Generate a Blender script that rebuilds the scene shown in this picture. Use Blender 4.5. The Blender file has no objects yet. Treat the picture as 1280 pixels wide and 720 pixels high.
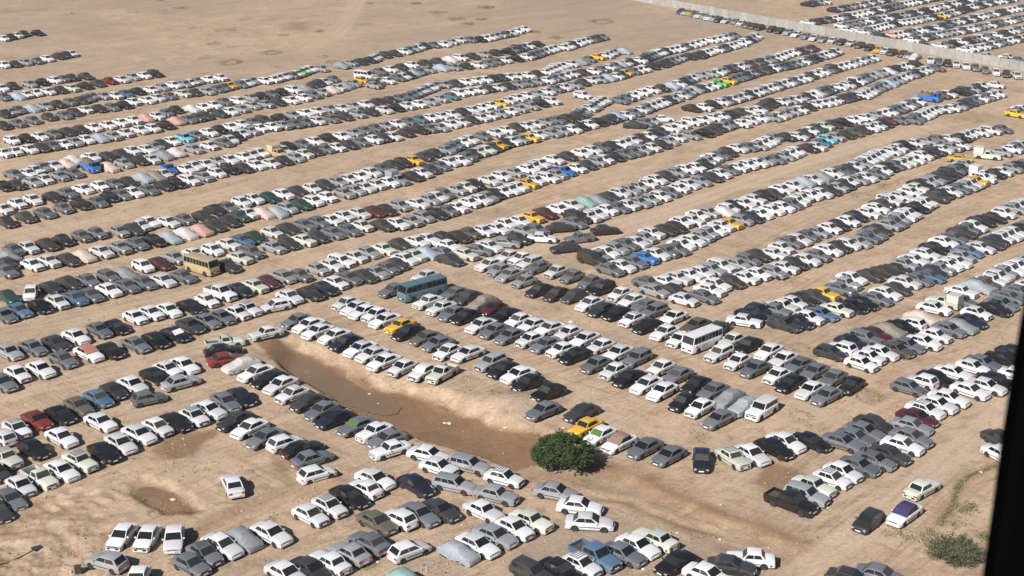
import bpy, bmesh, math, random
import numpy as np
from mathutils import Vector, Matrix
random.seed(7); rng = np.random.default_rng(7)
S = bpy.context.scene
C = S.collection

# ------------------------------------------------------------------ camera, sky, sun, exposure
F = 1850.0                      # focal length in pixels of a 1280 wide picture
PITCH = math.atan2(660.0, F)
CH = 66.8                       # height of the aircraft above the lot, metres
cam = bpy.data.cameras.new('camera'); camo = bpy.data.objects.new('camera', cam); C.objects.link(camo)
cam.sensor_width = 36.0; cam.lens = F/1280*36.0
cam.clip_start = 0.05; cam.clip_end = 9000
camo.location = (0, 0, CH); camo.rotation_euler = (math.pi/2-PITCH, 0, 0)
cam.dof.use_dof = True; cam.dof.focus_distance = 170; cam.dof.aperture_fstop = 16
S.camera = camo
SHX, SHY = 0.76, 1.05           # shadow of a one metre post, metres to the right and away
sun = bpy.data.lights.new('sun', 'SUN'); suno = bpy.data.objects.new('sun', sun); C.objects.link(suno)
sun.energy = 5.0; sun.angle = math.radians(0.5); sun.color = (1.0, 0.955, 0.89)
suno.rotation_euler = Vector((SHX, SHY, -1)).to_track_quat('-Z', 'Y').to_euler()
W = bpy.data.worlds.new('World'); S.world = W; W.use_nodes = True
nt = W.node_tree; sky = nt.nodes.new('ShaderNodeTexSky'); sky.sky_type = 'NISHITA'; sky.sun_disc = False; sky.air_density = 0.7; sky.dust_density = 0.5
sky.sun_elevation = math.atan2(1, math.hypot(SHX, SHY)); sky.sun_rotation = math.atan2(-SHX, -SHY) % (2*math.pi)
nt.links.new(sky.outputs[0], nt.nodes['Background'].inputs[0]); nt.nodes['Background'].inputs[1].default_value = 0.05
S.view_settings.view_transform = 'Standard'; S.view_settings.look = 'None'
S.view_settings.exposure = 0.62; S.view_settings.gamma = 1

# ------------------------------------------------------------------ where a pixel of the photograph lies on the ground
cp, sp = math.cos(PITCH), math.sin(PITCH)
def px(x, y, z=0.0):
    u = (np.asarray(x, float)-640)/F; v = (360-np.asarray(y, float))/F
    dy = cp + v*sp; dz = -sp + v*cp
    t = (z-CH)/dz
    return u*t, dy*t
def topx(X, Y, Z=0.0):
    d = Z-CH
    depth = Y*cp - d*sp; up = Y*sp + d*cp
    return 640+F*X/depth, 360-F*up/depth

# ------------------------------------------------------------------ materials
def mat(name, col, rough=0.6, metal=0.0, coat=0.0, spec=0.5, alpha=None):
    m = bpy.data.materials.new(name); m.use_nodes = True
    b = m.node_tree.nodes['Principled BSDF']
    b.inputs['Base Color'].default_value = (*col, 1); b.inputs['Roughness'].default_value = rough
    b.inputs['Metallic'].default_value = metal; b.inputs['Coat Weight'].default_value = coat
    b.inputs['Specular IOR Level'].default_value = spec
    return m
def nodes(m): return m.node_tree.nodes, m.node_tree.links, m.node_tree.nodes['Principled BSDF']
def mixc(N, Lk, fac, a, b, blend='MIX'):
    n = N.new('ShaderNodeMix'); n.data_type = 'RGBA'; n.blend_type = blend
    for s, v in ((n.inputs[0], fac), (n.inputs[6], a), (n.inputs[7], b)):
        if hasattr(v, 'is_output') or isinstance(v, bpy.types.NodeSocket): Lk.new(v, s)
        elif isinstance(v, (int, float)): s.default_value = v
        else: s.default_value = (*v, 1)
    return n.outputs[2]
def noise(N, Lk, vec, scale, detail=6, rough=0.6, dist=0.0):
    n = N.new('ShaderNodeTexNoise'); n.inputs['Scale'].default_value = scale
    n.inputs['Detail'].default_value = detail; n.inputs['Roughness'].default_value = rough
    n.inputs['Distortion'].default_value = dist
    if vec is not None: Lk.new(vec, n.inputs['Vector'])
    return n.outputs['Fac']
def ramp(N, Lk, fac, stops):
    n = N.new('ShaderNodeValToRGB'); cr = n.color_ramp
    while len(cr.elements) > 1: cr.elements.remove(cr.elements[-1])
    cr.elements[0].position = stops[0][0]; cr.elements[0].color = (*stops[0][1], 1)
    for p, c in stops[1:]:
        e = cr.elements.new(p); e.color = (*c, 1)
    Lk.new(fac, n.inputs[0]); return n.outputs[0]
def g3(v): return (v, v, v)
def mathn(N, Lk, op, a, b=0.0, clamp=False):
    n = N.new('ShaderNodeMath'); n.operation = op; n.use_clamp = clamp
    for s, v in ((n.inputs[0], a), (n.inputs[1], b)):
        if isinstance(v, bpy.types.NodeSocket): Lk.new(v, s)
        else: s.default_value = v
    return n.outputs[0]

DUST = (0.27, 0.20, 0.14)
def paint(name, col, metal=0.0, rough=0.3, dust=0.25):
    m = mat(name, col, rough, metal, coat=0.35); N, Lk, B = nodes(m)
    B.inputs['Coat Roughness'].default_value = 0.25
    oi = N.new('ShaderNodeObjectInfo'); tc = N.new('ShaderNodeTexCoord')
    v = ramp(N, Lk, oi.outputs['Random'], [(0, g3(0.74)), (0.5, g3(1.0)), (1, g3(1.12))])
    c = mixc(N, Lk, 1.0, col, v, 'MULTIPLY')
    nf = noise(N, Lk, tc.outputs['Object'], 1.7, 5, 0.65)
    d = ramp(N, Lk, nf, [(0.35, g3(0)), (0.8, g3(dust))])
    amt = mathn(N, Lk, 'MULTIPLY', oi.outputs['Random'], dust*0.4)
    dd = mathn(N, Lk, 'ADD', d, amt, True)
    c = mixc(N, Lk, dd, c, DUST)
    Lk.new(c, B.inputs['Base Color'])
    r = mathn(N, Lk, 'MULTIPLY_ADD', dd, 0.6); r.node.inputs[2].default_value = rough
    Lk.new(r, B.inputs['Roughness'])
    return m
COL = {  # letter: (word, rgb, metallic)
 'W': ('white', (.59, .59, .61), 0), 'w': ('cream', (.50, .52, .45), 0), 'K': ('black', (.006, .006, .009), 0),
 'D': ('dark grey', (.055, .056, .060), .4), 'G': ('grey', (.17, .185, .21), .35), 'S': ('silver', (.38, .39, .41), .35),
 'N': ('navy', (.009, .013, .030), .1), 'Y': ('yellow', (.60, .35, .03), 0), 'R': ('red', (.15, .012, .012), 0),
 'M': ('maroon', (.07, .010, .015), .1), 'L': ('steel blue', (.11, .20, .32), .4), 'l': ('light blue', (.15, .40, .52), 0),
 'E': ('dark green', (.010, .055, .045), .1), 'O': ('olive grey', (.14, .13, .10), .4), 'P': ('bright green', (.06, .42, .08), 0),
 'T': ('teal', (.085, .165, .20), 0), 'B': ('blue', (.018, .125, .42), 0), 'I': ('pink', (.72, .42, .36), 0), 'A': ('tan', (.44, .35, .19), 0)}
PAINT = {k: paint('paint_'+v[0].replace(' ', '_'), v[1], v[2], dust=(0.05 if k in 'KNDME' else 0.15)) for k, v in COL.items()}
M_glass = mat('car_glass', (.012, .014, .015), 0.08, 0, spec=0.35)
N, Lk, B = nodes(M_glass); oi = N.new('ShaderNodeObjectInfo')
Lk.new(ramp(N, Lk, oi.outputs['Random'], [(0, (.010, .012, .013)), (.6, (.020, .024, .026)), (.85, (.030, .033, .033)), (1, (.055, .052, .045))]), B.inputs['Base Color'])
Lk.new(ramp(N, Lk, oi.outputs['Random'], [(.5, g3(.08)), (1, g3(.28))]), B.inputs['Roughness'])
M_glass2 = mat('green_glass', (.07, .13, .05), 0.15)
M_dark = mat('black_plastic', (.018, .018, .018), 0.6)
M_under = mat('underbody', (.010, .010, .010), 0.9)  # near-black: car underside, with the shade inside the wheel arches painted in
M_tyre = mat('tyre_rubber', (.020, .019, .018), 0.85)
M_rim = mat('wheel_rim', (.30, .29, .28), 0.4, 0.7)
M_lamp = mat('lamp_glass', (.42, .42, .42), 0.15, 0.3)
M_red = mat('tail_glass', (.30, .012, .010), 0.25)
M_plate = mat('number_plate', (.72, .72, .70), 0.5)
M_chrome = mat('chrome', (.55, .55, .55), 0.2, 0.9)
M_cargo = mat('bed_liner', (.06, .055, .05), 0.8)
def cloth(name, col):
    m = mat(name, col, 0.75); N, Lk, B = nodes(m); tc = N.new('ShaderNodeTexCoord')
    nf = noise(N, Lk, tc.outputs['Object'], 3.5, 6, 0.6, 0.4)
    c = ramp(N, Lk, nf, [(0.3, tuple(v*0.72 for v in col)), (0.65, col)])
    Lk.new(c, B.inputs['Base Color'])
    bp = N.new('ShaderNodeBump'); bp.inputs['Strength'].default_value = 0.5; bp.inputs['Distance'].default_value = 0.04
    Lk.new(noise(N, Lk, tc.outputs['Object'], 2.2, 4, 0.5, 1.5), bp.inputs['Height']); Lk.new(bp.outputs[0], B.inputs['Normal'])
    return m
CLOTH = {}
def cloth_for(k):
    if k not in CLOTH:
        base = {'W': (.45, .43, .42), 'G': (.20, .21, .22), 'S': (.27, .30, .33), 'I': (.42, .25, .22), 'A': (.20, .18, .15), 'w': (.46, .37, .33), 'l': (.27, .33, .40), 'T': (.20, .30, .28)}.get(k, COL[k][1])
        CLOTH[k] = cloth('cover_cloth_'+COL[k][0].replace(' ', '_'), base)
    return CLOTH[k]

# ------------------------------------------------------------------ mesh helper
class MB:
    def __init__(s): s.v = []; s.f = []; s.m = []
    def add(s, vs, fs, m=0):
        o = len(s.v); s.v += [tuple(p) for p in vs]; s.f += [tuple(o+i for i in f) for f in fs]; s.m += [m]*len(fs); return s
    def box(s, x0, x1, y0, y1, z0, z1, m=0, tx=0, ty=0):   # tx, ty: inset of the top face
        vs = [(x0,y0,z0),(x1,y0,z0),(x1,y1,z0),(x0,y1,z0),(x0+tx,y0+ty,z1),(x1-tx,y0+ty,z1),(x1-tx,y1-ty,z1),(x0+tx,y1-ty,z1)]
        return s.add(vs, [(0,3,2,1),(4,5,6,7),(0,1,5,4),(1,2,6,5),(2,3,7,6),(3,0,4,7)], m)
    def loft(s, rings, m=0, cap0=True, cap1=True, close=False):
        n = len(rings[0]); vs = [p for r in rings for p in r]; fs = []
        for i in range(len(rings)-1):
            for j in range(n if close else n-1):
                k = (j+1) % n
                fs.append((i*n+j, i*n+k, (i+1)*n+k, (i+1)*n+j))
        if cap0: fs.append(tuple(range(n-1, -1, -1)))
        if cap1: fs.append(tuple((len(rings)-1)*n+j for j in range(n)))
        return s.add(vs, fs, m)
    def tube(s, a, b, r0, r1=None, seg=8, m=0):
        a = Vector(a); b = Vector(b); r1 = r0 if r1 is None else r1
        d = (b-a).normalized(); q = d.to_track_quat('Z', 'Y'); R = []
        for p, r in ((a, r0), (b, r1)):
            R.append([tuple(p + q @ Vector((r*math.cos(t*2*math.pi/seg), r*math.sin(t*2*math.pi/seg), 0))) for t in range(seg)])
        return s.loft(R, m, close=True)
    def mesh(s, name, mats, smooth=True, ang=33):
        me = bpy.data.meshes.new(name); me.from_pydata(s.v, [], s.f)
        for x in mats: me.materials.append(x)
        if len(mats) > 1: me.polygons.foreach_set('material_index', s.m)
        bm = bmesh.new(); bm.from_mesh(me); bmesh.ops.recalc_face_normals(bm, faces=bm.faces); bm.to_mesh(me); bm.free()
        if smooth:
            me.polygons.foreach_set('use_smooth', [True]*len(me.polygons)); me.set_sharp_from_angle(angle=math.radians(ang))
        return me
def obj(name, me, parent=None, loc=(0,0,0), rz=0.0):
    o = bpy.data.objects.new(name, me); C.objects.link(o); o.location = loc; o.rotation_euler = (0,0,rz)
    if parent is not None: o.parent = parent
    return o
def tag(o, label=None, cat=None, group=None, kind=None):
    if label: o['label'] = label
    if cat: o['category'] = cat
    if group: o['group'] = group
    if kind: o['kind'] = kind
    return o

# ------------------------------------------------------------------ vehicles
# top: outline of the lower body seen from the side (x, z) from tail to nose; x1..x4: windscreen foot, roof front, roof rear, rear window foot
SPEC = {
 's': dict(word='sedan', L=4.42, W=1.71, belt=.90, roof=1.40, x=(.92, .20, -1.02, -1.55), wx=(1.36, -1.30), r=.30,
           top=[(-2.21,.52),(-2.17,.80),(-2.05,.92),(-1.5,.95),(.9,.93),(1.4,.86),(1.95,.74),(2.12,.66),(2.21,.48)], bump='body'),
 'k': dict(word='boxy sedan', L=4.36, W=1.62, belt=.93, roof=1.43, x=(.72, .30, -.95, -1.32), wx=(1.30, -1.20), r=.30,
           top=[(-2.18,.55),(-2.16,.88),(-2.08,.93),(-1.3,.96),(.75,.95),(1.3,.92),(2.02,.86),(2.12,.80),(2.18,.52)], bump='dark'),
 'p': dict(word='compact sedan', L=3.94, W=1.62, belt=.90, roof=1.42, x=(.84, .18, -1.02, -1.42), wx=(1.20, -1.14), r=.27,
           top=[(-1.97,.52),(-1.94,.80),(-1.84,.93),(-1.4,.95),(.8,.93),(1.3,.87),(1.75,.77),(1.90,.68),(1.97,.48)], bump='dark'),
 'h': dict(word='hatchback', L=3.84, W=1.66, belt=.92, roof=1.44, x=(.92, .22, -1.34, -1.76), wx=(1.20, -1.22), r=.29,
           top=[(-1.92,.50),(-1.90,.80),(-1.84,.92),(-1.5,.95),(.9,.95),(1.35,.86),(1.70,.75),(1.86,.62),(1.92,.46)], bump='body', nw=2),
 'g': dict(word='estate car', L=4.40, W=1.68, belt=.92, roof=1.46, x=(.80, .22, -1.85, -2.08), wx=(1.32, -1.28), r=.30,
           top=[(-2.20,.52),(-2.17,.86),(-2.10,.93),(-1.5,.95),(.8,.94),(1.4,.88),(1.95,.78),(2.12,.68),(2.20,.48)], bump='dark', nw=3),
 'u': dict(word='off-roader', L=4.45, W=1.78, belt=1.10, roof=1.76, x=(.86, .42, -2.06, -2.16), wx=(1.40, -1.35), r=.37,
           top=[(-2.22,.60),(-2.20,1.05),(-2.12,1.12),(-1.5,1.14),(.86,1.13),(1.4,1.08),(2.00,1.02),(2.15,.92),(2.22,.62)], bump='dark', nw=3),
 'v': dict(word='van', L=4.7, W=1.75, belt=1.15, roof=1.98, x=(1.75, 1.15, -2.24, -2.32), wx=(1.55, -1.45), r=.33,
           top=[(-2.35,.55),(-2.34,1.05),(-2.30,1.16),(-1.5,1.18),(1.6,1.16),(1.95,1.08),(2.22,.92),(2.31,.75),(2.35,.50)], bump='dark', nw=4),
 'b': dict(word='minibus', L=6.9, W=2.15, belt=1.45, roof=2.72, x=(3.36, 3.12, -3.32, -3.40), wx=(2.15, -2.10), r=.42,
           top=[(-3.45,.60),(-3.45,1.40),(-3.42,1.46),(-1.5,1.47),(1.6,1.47),(3.36,1.46),(3.42,1.35),(3.44,.9),(3.45,.55)], bump='dark', nw=6, ndoor=1),
 't': dict(word='pickup', L=4.6, W=1.66, belt=.96, roof=1.55, x=(.82, .38, -.42, -.58), wx=(1.38, -1.38), r=.33, bed=(-2.26,-.66),
           top=[(-2.30,.60),(-2.28,.64),(-2.26,.66),(-.70,.66),(-.62,.97),(.80,.97),(1.3,.94),(2.0,.88),(2.22,.78),(2.30,.50)], bump='dark', nw=1),
 'd': dict(word='double-cab pickup', L=5.1, W=1.76, belt=1.10, roof=1.76, x=(1.10, .55, -.78, -.98), wx=(1.60, -1.50), r=.38, bed=(-2.50,-1.06),
           top=[(-2.55,.66),(-2.53,.72),(-2.50,.74),(-1.10,.74),(-1.02,1.11),(1.10,1.11),(1.6,1.06),(2.25,.98),(2.46,.86),(2.55,.55)], bump='dark', nw=2),
}
SPEC['b'] = dict(SPEC['b'], L=5.7, W=2.0, belt=1.25, roof=2.28, x=(2.76, 2.55, -2.70, -2.80), wx=(1.75, -1.65), r=.36, nw=8,
           top=[(-2.85,.60),(-2.85,1.20),(-2.82,1.26),(-1.5,1.27),(1.6,1.27),(2.76,1.26),(2.82,1.15),(2.84,.85),(2.85,.50)])
SPEC['e'] = dict(SPEC['b'], word='minibus', L=7.0, W=2.1, belt=1.30, roof=2.30, x=(3.36, 3.12, -3.32, -3.42), wx=(2.15, -2.10), r=.38, nw=8,
           top=[(-3.50,.60),(-3.50,1.25),(-3.46,1.31),(-1.5,1.32),(1.6,1.32),(3.36,1.31),(3.46,1.18),(3.49,.85),(3.50,.50)])
SPEC['x'] = dict(SPEC['t'], word='box pickup')
SPEC['f'] = dict(word='flatbed truck', L=4.9, W=1.8, belt=1.25, roof=1.95, x=(2.30, 2.10, 1.12, 1.02), wx=(1.55, -1.35), r=.36, bed=(-2.40, .88),
           top=[(-2.45,.70),(-2.43,.84),(-2.38,.86),(.88,.86),(.94,1.26),(2.25,1.26),(2.37,1.20),(2.43,.95),(2.45,.50)], bump='dark', nw=1)
CATS = {'s':'car','k':'car','p':'car','h':'car','g':'car','u':'car','v':'van','b':'minibus','e':'minibus','t':'pickup','d':'pickup','x':'pickup','f':'truck','c':'covered car'}
NAMES = {'car':'parked_car','van':'van','minibus':'minibus','pickup':'pickup_truck','truck':'flatbed_truck','covered car':'covered_car'}

def interp(pts, x):
    xs = [p[0] for p in pts]; zs = [p[1] for p in pts]
    return float(np.interp(x, xs, zs))
def body_rings(sp, lo):
    L, Wd, r = sp['L'], sp['W'], sp['r']
    xs = set(p[0] for p in sp['top'])
    for wx in sp['wx']:
        for k in ((-1.18, -1, -.5, .5, 1, 1.18) if lo else (-1.2, -1.1, -.95, -.8, -.6, -.3, 0, .3, .6, .8, .95, 1.1, 1.2)): xs.add(round(wx+k*(r+.06), 3))
    if not lo: xs |= {0.0}
    xs = sorted(x for x in xs if -L/2 <= x <= L/2); rings = []
    for x in xs:
        e = min(x+L/2, L/2-x); nose = x > 0
        w = Wd/2*(1 - (.17 if nose else .11)*max(0, 1-e/.55)**2.2)
        zt = interp(sp['top'], x); zb = .24
        for wx in sp['wx']:
            dd = abs(x-wx); R = r+.065
            if dd < R: zb = max(zb, r + math.sqrt(R*R-dd*dd)*.98)
        zs = max(zt-.12, zb+.03); zm = max(min(.56, zt-.16), zb+.015)
        half = [(0, zt+.025), (w*.62, zt+.012), (w*.90, zt-.025), (w*.985, zt-.07 if zt-.07 > zs else zs+.02), (w*1.0, zs), (w*1.0, zm), (w*.985, max(.36, zb+.008)), (w*.95, zb)]
        if lo: half = [half[0], half[2], half[4], half[5], half[7]]
        rings.append([(x, y, z) for y, z in reversed(half)] + [(x, -y, z) for y, z in half[1:]])
    return rings
def cabin_quads(sp):
    x1, x2, x3, x4 = sp['x']; wb = sp['W']/2*.945; wr = sp['W']/2*(.80 if sp['roof'] < 1.7 else .88); zb = sp['belt']; zr = sp['roof']
    q = {}
    q['front'] = [(x1,wb*.97,zb),(x1,-wb*.97,zb),(x2,-wr,zr-.03),(x2,wr,zr-.03)]
    q['rear'] = [(x4,-wb*.97,zb),(x4,wb*.97,zb),(x3,wr,zr-.03),(x3,-wr,zr-.03)]
    q['left'] = [(x4,wb*.97,zb),(x1,wb*.97,zb),(x2,wr,zr-.03),(x3,wr,zr-.03)]
    q['right'] = [(x1,-wb*.97,zb),(x4,-wb*.97,zb),(x3,-wr,zr-.03),(x2,-wr,zr-.03)]
    return q
def qpt(q, u, v):
    a, b, c, d = [Vector(p) for p in q]
    return (a*(1-u)+b*u)*(1-v) + (d*(1-u)+c*u)*v
def panel(mb, q, u0, u1, v0, v1, off=.012, thick=.02, m=0, skew=0):
    n = (Vector(q[1])-Vector(q[0])).cross(Vector(q[3])-Vector(q[0])).normalized()
    cen = sum((Vector(p) for p in q), Vector())/4
    if n.dot(cen-Vector((0,0,.8))) < 0: n = -n
    P = [qpt(q,u0,v0), qpt(q,u1,v0), qpt(q,u1-skew,v1), qpt(q,u0+skew,v1)]
    top = [p+n*off for p in P]; bot = [p+n*(off-thick) for p in P]
    mb.add([tuple(p) for p in top+bot], [(0,1,2,3),(0,4,5,1),(1,5,6,2),(2,6,7,3),(3,7,4,0)], m)
def cabin(mb, sp, lo, m=0):
    x1, x2, x3, x4 = sp['x']; zb = sp['belt']; zr = sp['roof']; q = cabin_quads(sp)
    wb = sp['W']/2*.945*.97; wr = q['front'][3][1]
    # stations: foot, roof edge and inner roof, so the roof edges are rounded
    def ring(x, w0, z0, w1, z1, cr):
        return [(x, w0, z0), (x, w1, z1), (x, w1*.86, z1+.03+cr*.4), (x, 0, z1+.035+cr), (x, -w1*.86, z1+.03+cr*.4), (x, -w1, z1), (x, -w0, z0)]
    f = ring(x1, wb, zb-.03, wb, zb, -.03); e = ring(x4, wb, zb-.03, wb, zb, -.03)
    mid = lambda t: x3+(x2-x3)*t
    def flat(x, w1, z1): return [(x, wb, zb-.03), (x, w1, z1), (x, w1*.86, z1), (x, 0, z1), (x, -w1*.86, z1), (x, -w1, z1), (x, -wb, zb-.03)]
    def rr(x, dz, cr):
        t = (x-x4)/(x1-x4); return ring(x, wb, zb-.03, wr, zr-.03+dz, cr)
    f = flat(x1, wb, zb); e = flat(x4, wb, zb)
    R = [e, flat(x3, wr, zr-.03), rr(mid(.14), .0, .0), rr(mid(.5), .012, .012), rr(mid(.86), .0, .0), flat(x2, wr, zr-.03), f]
    if lo: R = [R[0], R[1], R[3], R[5], R[6]]
    # feet of the roof rings stand at the belt between the end rings
    mb.loft(R, m, cap0=False, cap1=False)
def glass_panels(sp):
    q = cabin_quads(sp); nw = sp.get('nw', 2); out = []
    tall = sp['roof'] > 1.7
    g = MB(); panel(g, q['front'], .045, .955, .06, .95); out.append(('windscreen', g))
    if 'bed' in sp or tall: 
        g = MB(); panel(g, q['rear'], .14, .86, .25, .85); out.append(('rear_window', g))
    else:
        g = MB(); panel(g, q['rear'], .07, .93, .08, .94); out.append(('rear_window', g))
    for sd in ('left', 'right'):
        lo_, hi_ = (.10, .93) if nw > 1 else (.14, .86)
        if nw >= 4: lo_, hi_ = .03, .97
        seg = (hi_-lo_)/nw
        for k in range(nw):
            u0 = lo_+k*seg + (.015 if k else 0); u1 = lo_+(k+1)*seg-(.015 if k < nw-1 else 0)
            if nw >= 5: u0 += -.008; u1 -= -.008
            g = MB(); qq = q[sd]
            a0, a1 = u0, u1
            n_ = (Vector(qq[1])-Vector(qq[0])).cross(Vector(qq[3])-Vector(qq[0])).normalized()
            if n_.y*(1 if sd == 'left' else -1) < 0: n_ = -n_
            P = [qpt(qq,a0,.16), qpt(qq,a1,.16), qpt(qq,a1,.88), qpt(qq,a0,.88)]
            vs = [tuple(p+n_*.012) for p in P]+[tuple(p-n_*.01) for p in P]
            g.add(vs, [(0,1,2,3),(0,4,5,1),(1,5,6,2),(2,6,7,3),(3,7,4,0)]); out.append(('side_window', g))
    return out
def wheel_mb(r, seg, w=.19):
    t = MB(); prof = [(r*.62, -w*.42), (r*.93, -w*.5), (r, -w*.36), (r, w*.36), (r*.93, w*.5), (r*.62, w*.42)]
    rings = [[(rr*math.cos(a*2*math.pi/seg), yy, rr*math.sin(a*2*math.pi/seg)) for a in range(seg)] for rr, yy in prof]
    t.loft(rings, 0, close=True); return t
def rim_mb(r, seg, w=.19):
    t = MB(); 
    for s_ in (-1, 1):
        rings = [[(rr*math.cos(a*2*math.pi/seg), s_*yy, rr*math.sin(a*2*math.pi/seg)) for a in range(seg)] for rr, yy in ((r*.64, w*.43), (r*.56, w*.36), (r*.2, w*.40))]
        t.loft(rings, 0, cap0=False, close=True)
    return t
def end_parts(sp):
    """bumpers, lamps, grille, plates: (name, MB, slot)"""
    L, Wd = sp['L'], sp['W']; out = []; zb = .45 if L < 5 and sp['r'] < .34 else .58
    hb = .09
    for s_ in (1, -1):
        x = s_*(L/2); g = MB(); w = Wd/2*(.86 if s_ > 0 else .91)
        R = []
        for yy, dx in ((-w-.05, -.34), (-w*.98, -.06), (-w*.7, .03), (0, .05), (w*.7, .03), (w*.98, -.06), (w+.05, -.34)):
            cx = x+s_*dx
            R.append([(cx-s_*.10, yy, zb-hb), (cx, yy, zb-hb+.01), (cx+s_*.015, yy, zb), (cx, yy, zb+hb-.01), (cx-s_*.10, yy, zb+hb)])
        g.loft(R, 0); out.append(('bumper', g, 'bump'))
        g = MB(); g.box(min(x+s_*.062, x+s_*.08), max(x+s_*.062, x+s_*.08), -.25, .25, zb-.06, zb+.05); out.append(('number_plate', g, 'plate'))
    zt = interp(sp['top'], L/2-.08)
    zl = min(zt-.06, zb+.24)
    xe = L/2-.055
    g = MB(); g.box(xe-.05, xe+.035, -Wd*.26, Wd*.26, zl-.075, zl+.045); out.append(('grille', g, 'dark'))
    for s_ in (1, -1):
        g = MB(); y0, y1 = sorted((s_*Wd*.27, s_*Wd*.425)); g.box(xe-.12, xe+.045, y0, y1, zl-.08, zl+.055, ty=.015, tx=.01); out.append(('headlight', g, 'lamp'))
    xr = -L/2+.02; zr_ = zb+.25 if 'bed' not in sp else zb+.12
    for s_ in (1, -1):
        g = MB(); y0, y1 = sorted((s_*Wd*.27, s_*Wd*.46)); g.box(xr-.05, xr+.10, y0, y1, zr_-.07, zr_+.07, ty=.01); out.append(('tail_light', g, 'red'))
    return out
def doors(sp):
    out = []; x1, x2, x3, x4 = sp['x']; w = sp['W']/2; r = sp['r']; zt = sp['belt']-.13
    f0, f1 = sp['wx'][1]+r+.10, sp['wx'][0]-r-.10
    f0 = max(f0, x4+.10); f1 = min(f1, x1+.05)
    if sp.get('nw', 2) == 1: cuts = [f0, f1] 
    elif sp.get('ndoor') == 1: cuts = [f1-1.0, f1]
    else: cuts = [f0, (f0+f1)/2-.02, f1]
    for s_ in (1, -1):
        for a, b in zip(cuts[:-1], cuts[1:]):
            g = MB(); y0, y1 = sorted((s_*(w-.02), s_*(w+.010)))
            g.box(a+.014, b-.014, y0, y1, .36, zt-.01); out.append(('door', g))
    return out
def extras(ty, sp):
    out = []
    L, Wd = sp['L'], sp['W']
    if ty in 'spkhg':
        a, b = sp['wx'][1]+sp['r']+.1, sp['wx'][0]-sp['r']-.1
        for s_ in (1, -1):
            g = MB(); y0, y1 = sorted((s_*(Wd/2+.004), s_*(Wd/2+.028))); g.box(a, b, y0, y1, .50, .57); out.append(('side_trim', g, 'dark'))
    if 'bed' in sp:
        a, b = sp['bed']; w = Wd/2; zf = interp(sp['top'], (a+b)/2)+.03; zt = zf+(.34 if ty != 'f' else .42)
        g = MB()
        g.box(a-.04, b, w-.07, w+.012, .62 if ty != 'f' else zf-.1, zt); g.box(a-.04, b, -w-.012, -w+.07, .62 if ty != 'f' else zf-.1, zt)
        g.box(b-.07, b, -w+.072, w-.072, zf, zt+.003)
        out.append(('cargo_bed', g, 'paint'))
        g = MB(); g.box(a-.045, a+.03, -w+.072, w-.072, .60 if ty != 'f' else zf-.1, zt-.004); out.append(('tailgate', g, 'paint'))
        g = MB(); g.box(a+.03, b-.072, -w+.072, w-.072, zf-.02, zf+.012); out.append(('bed_floor', g, 'cargo'))
    if ty == 'x':
        g = MB(); g.box(-2.32, -.68, -w-.06, w+.06, zt+.004, zt+1.05, ty=.03); out.append(('cargo_box', g, 'paint'))
    if ty == 'f':
        g = MB(); R = []
        for i in range(9):
            x = a+.1+(b-.2-a)*i/8; hh = .9+.25*math.sin(i*1.9)+.15*math.sin(i*3.1)
            if i in (0, 8): hh = .35
            R.append([(x, w-.09, zf+.02), (x, w-.12, zf+hh*.7), (x, w*.5, zf+hh), (x, 0, zf+hh*1.05), (x, -w*.5, zf+hh*.95), (x, -w+.12, zf+hh*.66), (x, -w+.09, zf+.02)])
        g.loft(R); out.append(('load', g, 'load'))
    if ty == 'u' :
        g = MB(); g.tube((-2.40, 0, 1.05), (-2.20, 0, 1.05), .36, .36, 14); out.append(('spare_wheel', g, 'tyre'))
    return out
def rack(sp):
    x1, x2, x3, x4 = sp['x']; z = sp['roof']+.06; w = sp['W']/2*.70; g = MB()
    for s_ in (-1, 1): g.box(x3+.1, x2-.1, s_*w-.02, s_*w+.02, z, z+.035)
    for k in range(4):
        x = x3+.2+(x2-x3-.4)*k/3; g.box(x-.025, x+.025, -w+.022, w-.022, z+.004, z+.03)
    return g
M_load = cloth('tarpaulin_load', (.16, .11, .07))
DATA = {}
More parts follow.
